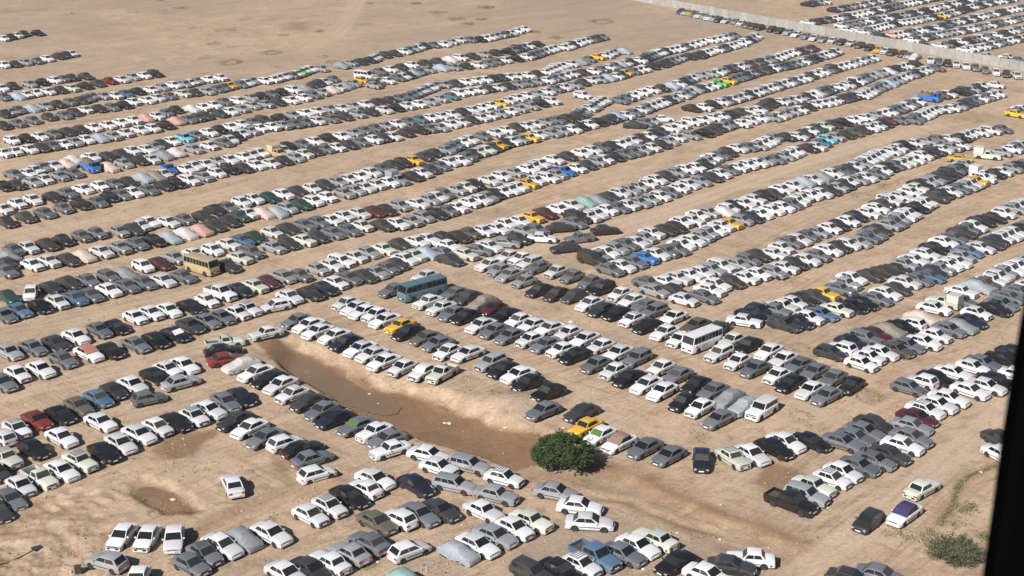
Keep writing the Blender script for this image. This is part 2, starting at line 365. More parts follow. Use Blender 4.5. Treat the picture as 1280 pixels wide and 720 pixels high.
def data(ty):
    if ty in DATA: return DATA[ty]
    sp = SPEC[ty]; P = []
    g = MB(); g.loft(body_rings(sp, False), 0); g.box(-sp['L']/2+.12, sp['L']/2-.14, -sp['W']/2+.12, sp['W']/2-.12, .20, .62, 1)  # dark box closes the underside, blocks sun and blackens the arches as shade
    P.append(('body', g.mesh(ty+'_body', [PAINT['W'], M_under]), 'paint', None))
    g = MB(); cabin(g, sp, False); P.append(('cabin', g.mesh(ty+'_cabin', [PAINT['W']], ang=28), 'paint', None))
    for n, gg in glass_panels(sp): P.append((n, gg.mesh(ty+'_'+n, [M_glass], smooth=False), 'glass', None))
    for n, gg in doors(sp): P.append((n, gg.mesh(ty+'_door', [PAINT['W']], smooth=False), 'paint', None))
    bm_ = {'body': PAINT['W'], 'dark': M_dark, 'chrome': M_chrome}[sp['bump']]
    MM = {'plate': M_plate, 'dark': M_dark, 'lamp': M_lamp, 'red': M_red, 'bump': bm_, 'cargo': M_cargo, 'paint': PAINT['W'], 'load': M_load, 'tyre': M_tyre}
    for n, gg, k in end_parts(sp)+extras(ty, sp):
        P.append((n, gg.mesh(ty+'_'+n, [MM[k]], smooth=(n in ('bumper', 'load'))), 'paint' if (k == 'paint' or (k == 'bump' and sp['bump'] == 'body')) else 'fix', None))
    wm = wheel_mb(sp['r'], 18).mesh(ty+'_wheel', [M_tyre]); rm = rim_mb(sp['r'], 14).mesh(ty+'_rim', [M_rim])
    for wx in sp['wx']:
        for s_ in (1, -1): P.append(('wheel', wm, 'fix', (wx, s_*(sp['W']/2-.11), sp['r'], rm)))
    mx = sp['x'][0]-.22
    for s_ in (1, -1):
        g = MB(); y0, y1 = sorted((s_*(sp['W']/2-.02), s_*(sp['W']/2+.16))); g.box(mx-.06, mx+.04, y0, y1, sp['belt']+.0, sp['belt']+.13, tx=.02, ty=.02)
        P.append(('side_mirror', g.mesh(ty+'_mirror', [PAINT['W']], smooth=False), 'paint', None))
    DATA[ty] = P; return P

def place_parts(root, ty, colour, rackon=False, tint=None, windcol=None):
    for n, me, k, w in data(ty):
        o = bpy.data.objects.new(n, me); C.objects.link(o); o.parent = root
        if k == 'paint':
            o.material_slots[0].link = 'OBJECT'; o.material_slots[0].material = PAINT[colour]
        if w:
            o.location = w[:3]; q = bpy.data.objects.new('rim', w[3]); C.objects.link(q); q.parent = o
        if windcol and n == 'windscreen':
            o.material_slots[0].link = 'OBJECT'; o.material_slots[0].material = windcol[0]; o['label'] = windcol[1]
        if n == 'load': o['label'] = 'brown lumpy load'
    if rackon:
        o = bpy.data.objects.new('roof_rack', rackmesh(ty)); C.objects.link(o); o.parent = root
RK = {}
def rackmesh(ty):
    if ty not in RK: RK[ty] = rack(SPEC[ty]).mesh(ty+'_rack', [M_chrome], smooth=False)
    return RK[ty]

def cover_mesh(seed, ty='s', name='cover'):
    sp = SPEC[ty]; r = np.random.default_rng(seed); L, Wd = sp['L'], sp['W']; x1, x2, x3, x4 = sp['x']; mb = MB(); R = []
    prof = [(-L/2-.06, .62), (-L/2, .86), (-L/2+.25, .98), (x4, 1.05), ((x3+x4)/2, 1.27), (x3, 1.44), (x2, 1.45), ((x1+x2)/2, 1.22), (x1+.1, 1.02), (L/2-.4, .86), (L/2-.05, .72), (L/2+.06, .52)]
    xs = np.linspace(-L/2-.06, L/2+.06, 44); ph = r.uniform(0, 6, 8)
    for x in xs:
        H = interp(prof, x); e = min(x+L/2+.06, L/2+.06-x); w = (Wd/2+.03)*(1-.16*max(0, 1-e/.5)**2)
        k = min(1, max(0, (H-.95)/.5)); half = []
        for yy, zz in ((0, H+.01), (.30*w, H), (w*(.86-.20*k), H-.05), (w*(.96-.13*k), H-.22*k-.10), (w*1.0, .80-.05*(1-k)), (w*1.03, .5), (w*1.02, .20)):
            half.append((yy, min(zz, H+.01)))
        full = [(y, z) for y, z in reversed(half)] + [(-y, z) for y, z in half[1:]]
        ring = []
        for j, (y, z) in enumerate(full):
            wr = .030*abs(math.sin(x*4.5+ph[0]+j*.9+ph[4]))-.015+.014*math.sin(x*17+ph[1]-j*2.1)+r.normal(0, .006)
            if z < .3: z += .10*math.sin(x*3+ph[2])+.05*math.sin(x*9+ph[3])
            ring.append((x, y+(wr if y > .3 else -wr if y < -.3 else 0), z+wr*.5*(z > .6)))
        R.append(ring)
    mb.loft(R); return mb
COV = []
def cover_meshes():
    if not COV:
        for i in range(4):
            ty = 'sskp'[i]; mb = cover_mesh(30+i, ty)
            sp = SPEC[ty]; COV.append((mb.mesh('cover_cloth', [CLOTH.get('G') or cloth_for('G')], ang=60), ty))
    return COV

# ------------------------------------------------------------------ what stands where (read off the photograph; x,y = middle of the vehicle in the 1280 px picture)
exec_rows = []
def rows(desc, yaw, text, fill=False): exec_rows.append((desc, yaw, text, fill))
A_, B_ = -43, -133
rows('the front line above the small mud pit', A_, '-4,636D 12,621Gs 26,606Wp 50,595wt 77,587Ws 100,576wk+ 130,565Ks 151,554Ws 174,542Ws 197,533Wp 219,527Ks 243,520Wp 261,511Ws 282,501Gs@-50 301,495Ns@-50')
rows('the short line right of the mud patch', 55, '294,525Dk@-128 312,534Ws@-128 331,546Gs@-128 357,552Wh@40 378,559Ks@40 390,572Gs@38 396,591Wh@35')
rows('the short middle line at the left edge', A_, '-6,589D 8,571wk 42,560Ks 77,546Ws 126,527Ws')
rows('the line with the red sedan', A_, '3,545Wh@137 21,535Wp 46,524Rs 75,518Ks 98,507Os 123,497Ls 142,488Dp 166,480Ws 194,469Ks 210,461Wp 230,456Ws')
rows('=standing askew just below the line with the red sedan', 40, '186,497Gh@30')
rows('=standing askew beside the black sedan, nose to the ditch', 40, '226,477Ss@38')
rows('the line left of the pale pickup', A_, '3,478Gs 22,467Wp 51,461Ws 79,449Gs 111,441Ws^ 138,438Ks 170,431Gs 195,425Ks 219,418Ns! 238,407Ds 258,401Gs 278,396Gp 298,390Wp 314,384Wk 362,370Ws 388,366Ns 405,360Ns 420,353Wp 436,347Gs 454,345K 470,340G 484,335G 496,330K 509,322Ws 525,317wk 542,314lc 556,309Wk 572,319Ds 597,311Gs@-15 625,304Ss@-10 659,295Ws@-10 672,286Gs 700,285Ks@15 717,275Ku 730,272Wk 744,267W 759,262W G 785,256W G 812,249G 825,245W 837,240G 849,235W 860,230W 875,226G 889,221D 910,212G W 935,206W W 957,200G 967,199G 980,195W 995,189W 1010,185K 1020,183W L 1034,174lh K 1077,162D W 1097,157W 1110,151R G 1140,150G 1152,144W 1167,137W W 1190,135W K 1217,125G G 1247,117W W')
rows('the line behind the pink roofed car', A_, '11,439Ss 41,434Gs 70,428Ds 95,420Ws 124,412Gs 145,408Ks 169,396Wp 189,391Wp 211,387Ws 238,383Ks 259,375Wp 276,366Wd 299,362Ns 319,357wk 335,352M 355,346G 375,344G 397,336G 414,331W 427,326W 444,321W 460,315W 480,311wk 500,305K 522,301W 539,299W 571,296K 587,291O W 622,285W W 650,276W 665,271Yk 681,266M 699,261W 715,256W 732,252Tc 747,250Gc 762,246D 775,241W G G 810,229W 820,224W D 845,215W 857,211W 870,209W 880,205K 890,197W G 910,190K 922,185W G 947,182G 967,172G K 997,170W 1020,160E 1040,155K K 1067,150W 1082,147W G 1110,140W G 1132,132W 1147,127W 1162,120Bf 1185,117W K 1215,112W 1227,107W 1245,106W W')
rows('the line just below the tan minibus', A_, '5,393Gs 24,387Ls 50,382Ks 72,377Wp 94,372Ls 113,368Gs 136,362Ws 158,357Gs 180,353Gs 204,350Ws 229,345Gs 285,332Ds 300,322wk 315,315G 342,309W K 380,300wk 397,296K 416,291G 436,287G 453,282W 478,281K 497,279W 514,276W 529,271G 547,267K 560,263G 571,259W 587,253W 600,249W 617,242K 630,239W W 645,234W 659,229Yk 670,225W 685,222W W 706,214Bt 721,210W D 747,202G 755,199W K 780,192G G 802,187G 815,184W K W 847,172W G 880,166K 897,160K 912,155G 927,154W W 950,147W 965,147G 982,142G 1000,137W K 1020,130W 1037,127W D 1065,120D 1077,119W 1087,114W G 1110,104lc G 1132,95W K 1157,87W 1170,85G')
rows('the line level with the tan minibus', A_, '12,370Es 37,366Wh@-80 64,360N 86,353D 110,350G 135,345G 156,341Gc 179,332W 199,329Ms 219,322G 266,312W 286,305W 302,300L 318,296E 340,290W D 380,281G 397,277G 414,275W 430,270W 449,266W 467,264M 482,262K 500,257G 522,254W 537,249W 555,242G 572,237W 592,230K 612,225W 627,220W G 660,211W 675,204W 692,199W K 727,191W 740,187W 752,184G 775,180W 790,175W 810,170W 825,164K 840,160W W 865,152W W 892,147W 912,143K 925,140D 947,137W 965,127K 977,127W 995,124W K 1020,117Wc 1037,111G W 1060,106W W 1082,97G 1095,92Gc 1110,89Wc K 1132,82W 1145,80K')
rows('=standing across two car lines on the left', A_, '252,331Ab@-38')
rows('the line with the pink covered car', A_, '3,322Gc 17,336G 39,331W 61,326W 85,324D 105,319wc 127,314W 150,309G 171,304G 192,300K 212,296Sc 232,291Wc 251,287Ic 267,282D 286,276N 299,270E 312,266W 327,266wc 345,265Sc 359,260W 376,255E 392,251W 409,246W 430,241G G 456,234W W 486,227W 497,222Sx 515,220K W D 550,207G 562,202W 575,200W 590,192D 607,187W 622,181Yk 640,176W 662,172Yk 672,168W 690,166G G 715,161W K 736,155W K 759,150K 771,145lc 782,144W G 802,137W W 827,127W 842,122G 852,119W 867,112Sc 884,109W 899,104Pk 910,101Yk 921,97G K 945,90K 967,85W K 997,79W K 1025,70W W 1045,64W')
rows('the line behind the pink covered car', A_, '17,312G 35,309W 59,305K 79,300K 102,295G 121,291G 149,289W 166,286K 186,277W 210,277W 231,274G 254,270K 270,262N 283,259G 302,252W 316,248W 337,247E 354,242W D 390,235W K 422,227G W 450,220W 464,215W G 490,206K K 517,200Yk D K 557,187G 570,181T 587,174W G 620,166W W 645,159K 659,157W 669,155W 682,152G 695,150G K 722,145K 728,139W 737,135W 744,130W 753,125W 775,125G G 792,119W W 815,112W 827,110K 840,107lc 855,102K 865,97W 877,94G 890,92G 910,86K W 937,80M 950,77K 970,72W 985,67W M 1015,60M')
rows('the line below the blue flatbed truck', A_, '8,277K 32,271K 56,266G 79,260G 101,255K 122,252G 137,246N G 166,240W 185,237G 205,232K 221,229K 237,225W 255,221G 271,216W 287,212K 305,210K 320,206W 339,204W D 370,197G 380,192w D 406,186G 421,184W N G 467,174W D 491,170W K 524,162K G 550,159G 564,155W W K 602,147W W W 637,139W G G 677,129K 690,126W')
rows('the line with the tan covered car', A_, '5,261W 22,254W 41,249W 66,246K 84,241G 104,236W 125,232W G 160,227D 179,222Sc 196,220Ac 226,212W 242,207W 257,205W 271,201W 287,199W 305,196W 327,190W 345,190Ax 362,184K 378,180G 394,176W 410,172K 427,170W 442,166W G G 482,157W W G 525,149T W 552,145W W K 591,137W W W 625,129Yk W 647,122W W 672,117W W 695,111G 706,109W G D 740,100W 750,99W 760,97Sc 771,95W 781,91Yk 792,89G 805,86W K 827,80K G 850,72W D 872,69K 887,64W 897,62W E 917,56W 927,54W K 945,45W')
rows('=with brown load, standing right of the left edge', A_, '113,206Bf@-50')
rows('=parked among white sedans right of the tan cover, upper left', A_, '211,212Bt@-60')
rows('the line below the upper blue truck', A_, '5,232K 19,231K 41,227G 56,224W 75,220G 92,216G 136,209wc 155,204G 175,200K 189,199W 205,194Gc 220,190Wc 242,186G 262,182W 280,178G W K 302,167W W 325,160W W G G G 397,151W G K G N 481,137W K 509,132W 524,130W G G 564,120T 575,116Wg W W K 622,109W K 647,105W 660,104G W 684,100W 700,96G 715,92W D 742,89W G 762,84W 775,80Sc 787,77K 800,75W K G 825,65W W 850,60W W 877,52W 890,50W W 905,47W 917,44G',)
rows('the line with the light blue pickup', A_, '21,217G 37,216W 51,209G 66,207W 81,205wc 92,200Wc 114,196W 135,196K D 166,188W 185,186W G 200,180K 214,176W 231,172lt 245,169G 261,165W K W 302,155W G 330,150K 350,147K G 382,141W W 412,136W 427,135W G 457,130W K 487,125K G 512,120G G G 542,107W 555,106W K W 597,100W K 635,96W 647,95W 660,94W K 682,90W W 702,82W W 727,77Gc G 747,71Yk 757,69W 767,65G 780,64Sc')
rows('upper left line with a pink cover', A_, '5,191W 19,189W 37,186W D G 80,180W G 107,174W 125,172Sc 142,170G 157,166W 175,162W 191,160W 207,156K 220,151Ic 235,149G 257,145E 275,142E 287,139W 302,136G 316,132G 332,130W K 364,125W 380,122W G G 415,112wc 432,107Gc 442,104W 452,100Yk')
rows('the line behind it, upper left', A_, '15,175W K 50,170W G D N 117,159W 135,156W W 167,150W 182,147Ic 196,145W G 220,137K 240,136Wc 254,134W 267,131W 280,127G 299,126W 314,122W K G 352,115K 367,112W 381,110Gc D 405,102W 417,99G')
rows('the line right of the white van', A_, '470,106S 480,97D 486,100W W 515,92Sc G 535,87G 552,85lc 567,84G D 599,81W G G 632,75W K 659,71W G G 692,60W 705,59W K 727,52W G 752,46G')
rows('the line behind the white van', A_, '475,89G W D 515,81W K K 563,74Wc 576,72W K G 620,66K 635,64K K 660,57W 672,55K')
rows('=in the upper middle, right of the yellow taxi', A_, '456,93Wv@-30')
rows('the fourth line from the top left', A_, '4,157K 22,154G 41,150G 61,146K 80,144G D 107,137W K 140,134G 155,131K 167,127W 184,125W 197,122W 212,120G 229,117w D 259,114W 272,111G 287,107Yk 302,105G 315,101G 330,101W 342,99W 355,95W 367,94G 376,90Pk 387,86W 402,86G')
rows('the third line from the top left', A_, '6,142N 22,137G 40,135Sc G 72,130K G 102,125K 117,120W 141,120W L 172,114N 189,112W G 217,106W 231,105W 246,101G 261,99W 276,97W')
rows('the second line from the top left', A_, '5,121G 22,120lc 45,116W 60,114W K 90,110w K 122,104D 137,101Rk 152,99W 166,96W 180,94W 194,92K')
rows('the back line of the short block, top left', A_, '2,110W 16,107K 37,105G K 69,100W 89,97K 107,95D')
rows('the top left line', A_, '5,81W 19,80K 32,78W 47,76G 59,73W 74,70K 90,67W')
rows('the loose top left group', A_, '5,48W 30,42K 47,41K')
rows('the uppermost middle line', A_, '427,82Gc 439,79W N 462,75N 470,71W D K 505,64W G 530,57N G 555,55W G 575,50W G 600,49K W G 639,41W W 655,36W')
rows('the small group above the white lone sedan', A_, '797,155K@-10 825,149W@5 729,119W')
rows('the thin line, upper right', A_, '865,135K 880,134W K 902,127W W 930,120W W 955,112W W 977,105W G 1005,97W 1020,92W 1035,87G W 1062,80W W 1090,72W')
rows('the front line with the bright blue car', A_, '762,336G 777,332W G 806,322Bk 820,317W G 845,311G 852,305W 865,300W 877,295W 892,287W 902,282W 912,279Yk 927,275W 940,272N 950,267W 965,262W W 990,255G 1002,247W W 1025,241W K 1047,234G 1060,227W G 1082,221W 1095,217G 1110,209K W 1142,199W 1152,194W 1167,189K W G 1200,181W G W')
rows('middle right line with white cover', A_, '741,324Ku 757,315W G 782,305G 795,302W 806,297W 815,291W K 845,284K 852,277W 865,275W 872,269W 887,265G 905,265Wc 915,257K 930,254W W 955,244K 965,242D 977,236W 992,232W 1005,227Sc 1015,224W 1027,220Gc 1040,216W G 1060,211K 1077,204W W 1100,192W 1115,189W W 1130,181K W G 1172,174G W 1200,172K 1212,167W 1225,165W W 1252,161G')
rows('=loose in the middle lane, left of the grey pickup', -20, '706,309Ds@-160')
rows('=in the middle lane, between two dark sedans', -20, '724,297Gt@200')
rows('=loose in the middle lane, right of the grey pickup', 20, '757,287Ks@15')
rows('the back line of the right block', A_, '815,355G 832,352W 847,347W W 877,340W G 902,332W 922,330W G 947,319K 967,317W W 987,302G 997,299W G 1022,290G 1037,285W 1047,281K 1060,276W 1070,270N 1085,266W 1095,260W D 1112,250W W 1140,240W 1150,230K 1160,227W K 1187,216K 1200,210K 1207,205W')
rows('=at the upper end of the right block', A_, '1200,198Yk@-20')
rows('the front line of the right block', A_, '820,362Ss 839,362D 855,374Wp@-38 876,369Gs 887,362W 895,355W 915,352K 932,347W 947,342W 967,340G 980,334W K 1007,324W 1022,319G 1035,312W K 1060,305W 1072,302W 1085,297G 1097,287K 1112,281W G 1135,266W K 1155,252W 1167,246K K 1187,239W G 1207,232W 1220,226Yk 1232,221W K 1252,214W 1265,210W 1280,205G')
rows('=at the far right, just above the yellow car', A_, '1235,191wx@-25')
rows('=at the far right beside the lower yellow car', A_, '1228,216Wx')
rows('the short line by the right edge', A_, '1252,190W 1265,186W 1276,181W')
rows('the back line behind the dark estate, right', A_, '931,400Wk@-25 944,391K 953,386N 966,388G 977,383w 991,378W 1004,373K 1015,371D 1028,367Yk 1050,361G 1065,347W 1087,344K 1105,340K 1120,337K 1132,330W 1145,325W 1157,317W K 1180,302W 1192,297G 1202,290K 1217,282W 1227,276K 1242,272K 1255,266W 1267,260G 1281,254W')
rows('the front line starting with the dark estate', A_, '981,405Dg 1000,401Np 1010,397Wp 1027,391Ls 1046,386wk 1065,382Ks 1078,378Ks 1095,373Gs 1107,366Ws 1121,361K 1132,352W 1162,345L 1172,335W 1185,330W 1195,327W 1210,314L 1225,309W 1237,304K 1252,297W 1267,290W 1283,283G')
rows('the back line with cloth covers, right', A_, '1038,440Dh 1052,434Wh@137 1064,427N 1083,422G 1093,417Ms 1111,412Ac 1127,408Ks 1139,403Wh@137 1154,397wc 1168,385Ws 1205,378G 1202,364Wk 1222,358Sc 1240,350W 1255,340G 1272,332W 1288,325W')
rows('=parked between the white covered car and white sedan, right', A_, '1181,373wx@140')
rows('the right front line with grey cover', A_, '1077,454Wp 1087,446Wp 1101,440Ws 1121,436Os 1134,431Gs 1154,427Ws 1170,419Wp 1185,411Gs 1200,407Gc 1213,401Ns 1221,391Wp 1240,385Ks 1252,380Gs 1262,371Gs 1274,364G 1288,357W')
rows('the back line beside the dark frame', A_, '1136,484Gh 1152,476Wh@137 1171,472Ks 1192,465Ws 1217,460Wp 1234,454Gs 1254,447Ks 1268,440Ks')
rows('the front line beside the dark frame', A_, '1138,546Gs 1140,531Ss 1147,521Ms 1157,511Ws+ 1172,505Ws 1186,497Ws 1212,487Ws 1233,482Ws 1247,474Ks 1264,466Ws')
rows('the line climbing from the black pickup', A_, '989,628Kd 1009,618Sg 1017,608wk 1040,598Wp+ 1054,589Wp 1074,581Gs 1092,574Gs 1112,567Ds 1126,555Ws')
rows('the line above the black pickup\'s line', A_, '916,571wk@-62 940,567Ws@-57 968,559Ks@-52 988,549Ws@-48 1015,549Ks@-42 1051,554Gs 1068,547Gs 1082,539Gs 1094,529Ds')
rows('=standing alone, facing the camera, right of the tree', -97, '877,573Ns@-97')
rows('the line just behind the green tree', B_, '732,533Yk 750,543Wp* 774,552Ws^ 806,558Gs 836,568Gs')
rows('the loose line above the tree', B_, '613,452Sg 629,461Ks 648,468Ws 660,479Ks 685,492Ks 679,514Gs 727,515Ds')
rows('the line on the far ditch rim', B_, '332,416Wk@-145 371,400Gs 386,405Ws 397,413Ws 418,419Ws 432,427Ns 450,435Ws 465,442Ws 480,452Ws 503,459Wp 528,465Wp!@-125')
rows('=at the right end of the line above the ditch', B_, '552,467wt@-122')
rows('the line with the yellow sedan, middle', B_, '432,378Wp 445,384Ws 455,389Ws 468,392Wp 481,399Ws 500,406Yk 510,414Ks 532,421Os 547,428Gs 559,439Wp 585,441Ws')
rows('=between the line ends, nose toward the ditch, left centre', B_, '340,383Wh@-150')
rows('the line in front of the teal minibus', B_, '491,362Gs 537,376Wk 552,384Wk 566,391Gs 582,395Ks 601,406Ws 618,412Gs 638,419Gs 662,424Wp 682,430Gs 702,436Wp 721,443Ks 745,455Gs 767,464Wp 787,473Ks 809,480Ws 829,489Ws 854,502Kp 875,509Wp 899,522Gs')
rows('the line right of the teal minibus', B_, '532,345Wk 566,367Gs 585,371Ds 604,377Ac 617,386Mp 632,393Ks 648,400Wp 665,406Ws 687,410Ws 710,416Wp 730,424Ws 749,433Wp 772,441Ws 796,448Gg 826,460Wp 846,469Gs 869,480Ks 891,488Gs 911,497Gc 930,507Sc')
rows('=at the right end of the long slanting double line', B_, '952,512Wu')
rows('=standing above the head of the ditch', B_, '528,361Te@-140')
rows('the line left of the white minibus', B_, '612,330W 624,337G 637,343G 655,351G 674,362N 696,367K 717,370D 737,379Ws 752,386Ds 771,391Ks 790,399Wp 811,406Ks 831,415Ws 849,424Wp 899,441Wg 922,451Wp 944,460Gs 971,469Wp 988,478Ks 1014,486Ws 1034,494Gs')
rows('the line behind the white minibus', B_, '636,321W 649,322W 662,328Ww 672,334G 695,339W 715,345G 737,352G 752,360Kg 775,367Wp 790,375Ws 806,382G 817,388G 840,397Ws 870,406Os 895,411D 915,425wp 935,431Ks 961,438Ws 979,448Ws 999,456Gs 1018,464Gs 1040,473Gs 1064,482Kp'.replace('Ww','W'))
rows('=in the middle right, the largest white vehicle', B_, '879,424Wb@-136')
rows('the line on the near ditch rim', B_, '302,455Wc@-140 320,465Ws 337,473Ks 351,480Ws 365,492Wp 385,502Ds 402,512Gs 418,522Ns 446,531Gs* 468,538Wk 484,547Gs@-140 489,561Wk@-145')
rows('the pair above the white covered car', 47, '279,437Ks@20 283,448Rs@25')
rows('=with an empty bed above the dark and red sedans', 47, '281,427wt@20')
rows('the slanting line below the muddy ditch', -28, '534,567Ws 550,582Wp 587,581Sg 630,596Wp+ 572,605Sg 617,616Sk')
rows('=alone, nose down right, below the ditch', -43, '519,606Ns@-48')
rows('the trio in the lane below the tree', -20, '695,613Ss@-22 725,631Ws@-15 737,651Ws@-6')
rows('the short line with one black sedan', A_, '388,643Wp 412,632Wp+ 437,620Ks 456,610Wp@137 470,598Ws')
rows('the short grey line, bottom middle', A_, '472,652Os 500,647Wh@137 524,642Gs 549,637Ds')
rows('the bottom line left of the lone hatchback', A_, '359,716Ws 388,711Ds 411,703Wk@137 437,690Ss@137 461,677Gs@137')
rows('=alone at the bottom, tail to the camera', 40, '512,687Wh@38')
rows('the bottom line with the grey cover', A_, '239,705Gp 255,691Gp 277,681Ws 304,672Gc 339,666Ws')
rows('the trio facing the camera, bottom left', -82, '152,668Wp@-100 184,671Wp@-96 219,672Ws@-82 172,724Wp@-90')
rows('=alone in the bottom left corner', 150, '133,702Sh@155')
rows('=alone beside the mud pit with its tail down', 115, '290,604Ws@112')
rows('the line right of the silver covered car', A_, '573,689Sc 597,680Ws 619,668Ss 643,659Wp 664,649wk')
rows('=standing alone in front of the line, bottom middle', A_, '605,638Wk')
rows('the bottom line with the blue pickup', A_, '666,715Dg 700,712Ks 727,706Wp+ 747,694Ld 778,692Gs 796,682Ws 819,672wk@137')
rows('=alone at the bottom, right of the blue pickup', B_, '846,704Ks@-136')
rows('the bottom group above the picture edge', -10, '886,717Ws@-40 912,707Ds@-15 938,695Wk@172')
rows('=cut by the bottom edge, middle', A_, '509,725Tc')
rows('the pair cut by the bottom edge, lower right', -20, '1068,718Ds@-30 1098,724Gs@-30')
rows('=in the lane at lower right, beside the purple covered roof', B_, '1089,652Dh@-130')
rows('=with purple cloth over its roof, lower right lane', B_, '1127,641Ws^@-133')
rows('=alone in the lane near the dark frame', 47, '1153,610wk@42')
rows('the pair half hidden by the frame', A_, '1251,548D@-60 1252,567Wk@-60')
rows('the line parked along the wall', -125, '852,14D 865,16Yk 876,19W W 897,24D W 919,27G 934,31O 950,34K 965,36K K 985,40W W 1007,45G W 1029,49W W 1052,52K W 1075,56K K 1099,62Yk 1115,65K 1129,67K 1144,71Wc')
rows('the right end of the wall line', -100, '1164,75W 1177,77G 1194,80W W 1217,84G 1231,87G 1245,90W K 1271,94W')
rows('lines beyond the wall, first', A_, '1010,5K 1032,2W 1060,-4G', True)
rows('lines beyond the wall, second', A_, '1042,12K G 1075,6W G 1110,-1W 1140,-8W', True)
rows('lines beyond the wall, third', A_, '1010,28W 1025,26K K 1047,22W K 1072,18W W 1100,12W G 1130,5W K 1170,-3W', True)
rows('lines beyond the wall, fourth', A_, '1052,32W G 1085,26W W 1120,20K K 1152,14K W 1185,6K K 1225,-3W', True)
rows('lines beyond the wall, fifth', A_, '1062,37W 1080,39W W 1110,31W W 1145,25W W 1175,20Yk 1192,15W K 1225,6K W 1265,-1W', True)
rows('lines beyond the wall, sixth', A_, '1102,45K 1117,44I G 1152,37W 1172,35W 1185,29K 1205,25K W 1242,17W W 1277,9L', True)
rows('lines beyond the wall, seventh', A_, '1140,50W K 1177,42G 1197,39W W 1237,31W W 1277,22W', True)
rows('lines beyond the wall, eighth', A_, '1157,57K 1175,57W 1192,54K K 1227,47W 1245,44W W 1277,35w', True)
rows('lines beyond the wall, ninth', A_, '1207,62W 1225,59W 1242,55W W 1277,47W', True)
rows('lines beyond the wall, tenth', A_, '1237,70W 1252,72W 1272,75G', True)
rows('the pair at the right edge above the road', A_, '1270,142Yk 1277,136W')


# ------------------------------------------------------------------ read the rows
import re
TOK = re.compile(r'^(?:(-?\d+),(-?\d+))?([A-Za-z])([skphguvbetdxfc]?)(\+?)([!*^]?)(?:@(-?\d+))?$')
cars = []
def rnd_type(col, yr):
    v = yr.random()
    if col == 'w': return 'k' if v < .8 else 'p'
    return 's' if v < .46 else 'p' if v < .76 else 'k' if v < .88 else 'h' if v < .97 else 'g'
yr = random.Random(11)
FILLCOL = 'WWWWWGGGGKDDSSSWNOw'
BIG = [tuple(float(q) for q in px(int(a), int(b), 1.1)) for d_, y_, text, f_ in exec_rows for a, b in re.findall(r'(\d+),(\d+)[A-Za-z][befv]', text)]
for ri, (desc, yaw, text, fill) in enumerate(exec_rows):
    toks = []
    for t in text.split():
        m = TOK.match(t)
        if not m: raise ValueError(t)
        x, y, c, ty, rk, mk, yw = m.groups()
        toks.append([float(x) if x else None, float(y) if y else None, c, ty, bool(rk), mk, float(yw) if yw else None])
    known = [i for i, t in enumerate(toks) if t[0] is not None]
    for a, b in zip(known[:-1], known[1:]):
        for i in range(a+1, b):
            k = (i-a)/(b-a); toks[i][0] = toks[a][0]+(toks[b][0]-toks[a][0])*k; toks[i][1] = toks[a][1]+(toks[b][1]-toks[a][1])*k
    toks = [t for t in toks if t[0] is not None]
    prev = None
    for x, y, c, ty, rk, mk, yw in toks:
        hh = 1.1 if ty in ('b', 'e', 'f', 'v', 'x') else .7
        X, Y = px(x, y, hh)
        X, Y = float(X), float(Y)
        if y < 352 and prev is not None:
            d = math.hypot(X-prev[0], Y-prev[1]); n = int(round(d/2.42))
            if 2 <= n <= 4 and d > 3.7:
                for i in range(1, n):
                    k = i/n
                    if any(math.hypot(prev[0]+(X-prev[0])*k-bx, prev[1]+(Y-prev[1])*k-by) < 4.2 for bx, by in BIG): continue
                    cc = yr.choice(FILLCOL)
                    cars.append(dict(X=prev[0]+(X-prev[0])*k, Y=prev[1]+(Y-prev[1])*k, c=cc, ty=rnd_type(cc, yr), rk=False, mk='', yaw=yaw+yr.gauss(0, 2), row=ri))
        if not ty:
            ty = rnd_type(c, yr)
            if c == 'G' and yr.random() < .4: c = 'S'
            if c == 'K' and yr.random() < .3: c = 'D'
            if c == 'W' and yr.random() < .10: c = 'S'
        if not rk and ty in 'pk' and yr.random() < .08: rk = True
        cars.append(dict(X=X, Y=Y, c=c, ty=ty, rk=rk, mk=mk, yaw=(yw if yw is not None else yaw+yr.gauss(0, 2.2)), row=ri))
        prev = (X, Y)
# push overlapping neighbours apart
def dims(c):
    if c['ty'] == 'c': return 4.45, 1.80
    sp = SPEC[c['ty']]; return sp['L']+.12, sp['W']+.16
n = len(cars); XY = np.array([[c['X'], c['Y']] for c in cars]); YW = np.radians([c['yaw'] for c in cars]); DM = np.array([dims(c) for c in cars])/2
AX = np.stack([np.cos(YW), np.sin(YW)], 1); AY = np.stack([-np.sin(YW), np.cos(YW)], 1)
for it in range(14):
    cell = {}
    for i in range(n): cell.setdefault((int(XY[i,0]//6), int(XY[i,1]//6)), []).append(i)
    moved = 0
    for (cx, cy), ids in cell.items():
        near = [j for dx in (-1,0,1) for dy in (-1,0,1) for j in cell.get((cx+dx, cy+dy), [])]
        for i in ids:
            for j in near:
                if j <= i: continue
                d = XY[j]-XY[i]
                if d[0]*d[0]+d[1]*d[1] > 42: continue
                best = None
                for ax in (AX[i], AY[i], AX[j], AY[j]):
                    ri_ = DM[i,0]*abs(ax@AX[i])+DM[i,1]*abs(ax@AY[i]); rj = DM[j,0]*abs(ax@AX[j])+DM[j,1]*abs(ax@AY[j])
                    s_ = d@ax; ov = ri_+rj-abs(s_)
                    if ov <= 0: best = None; break
                    if best is None or ov < best[0]: best = (ov, ax*(1 if s_ > 0 else -1))
                if best:
                    XY[i] -= best[1]*best[0]*.5; XY[j] += best[1]*best[0]*.5; moved += 1
    if not moved: break
print('vehicles', n, 'overlaps left', moved)
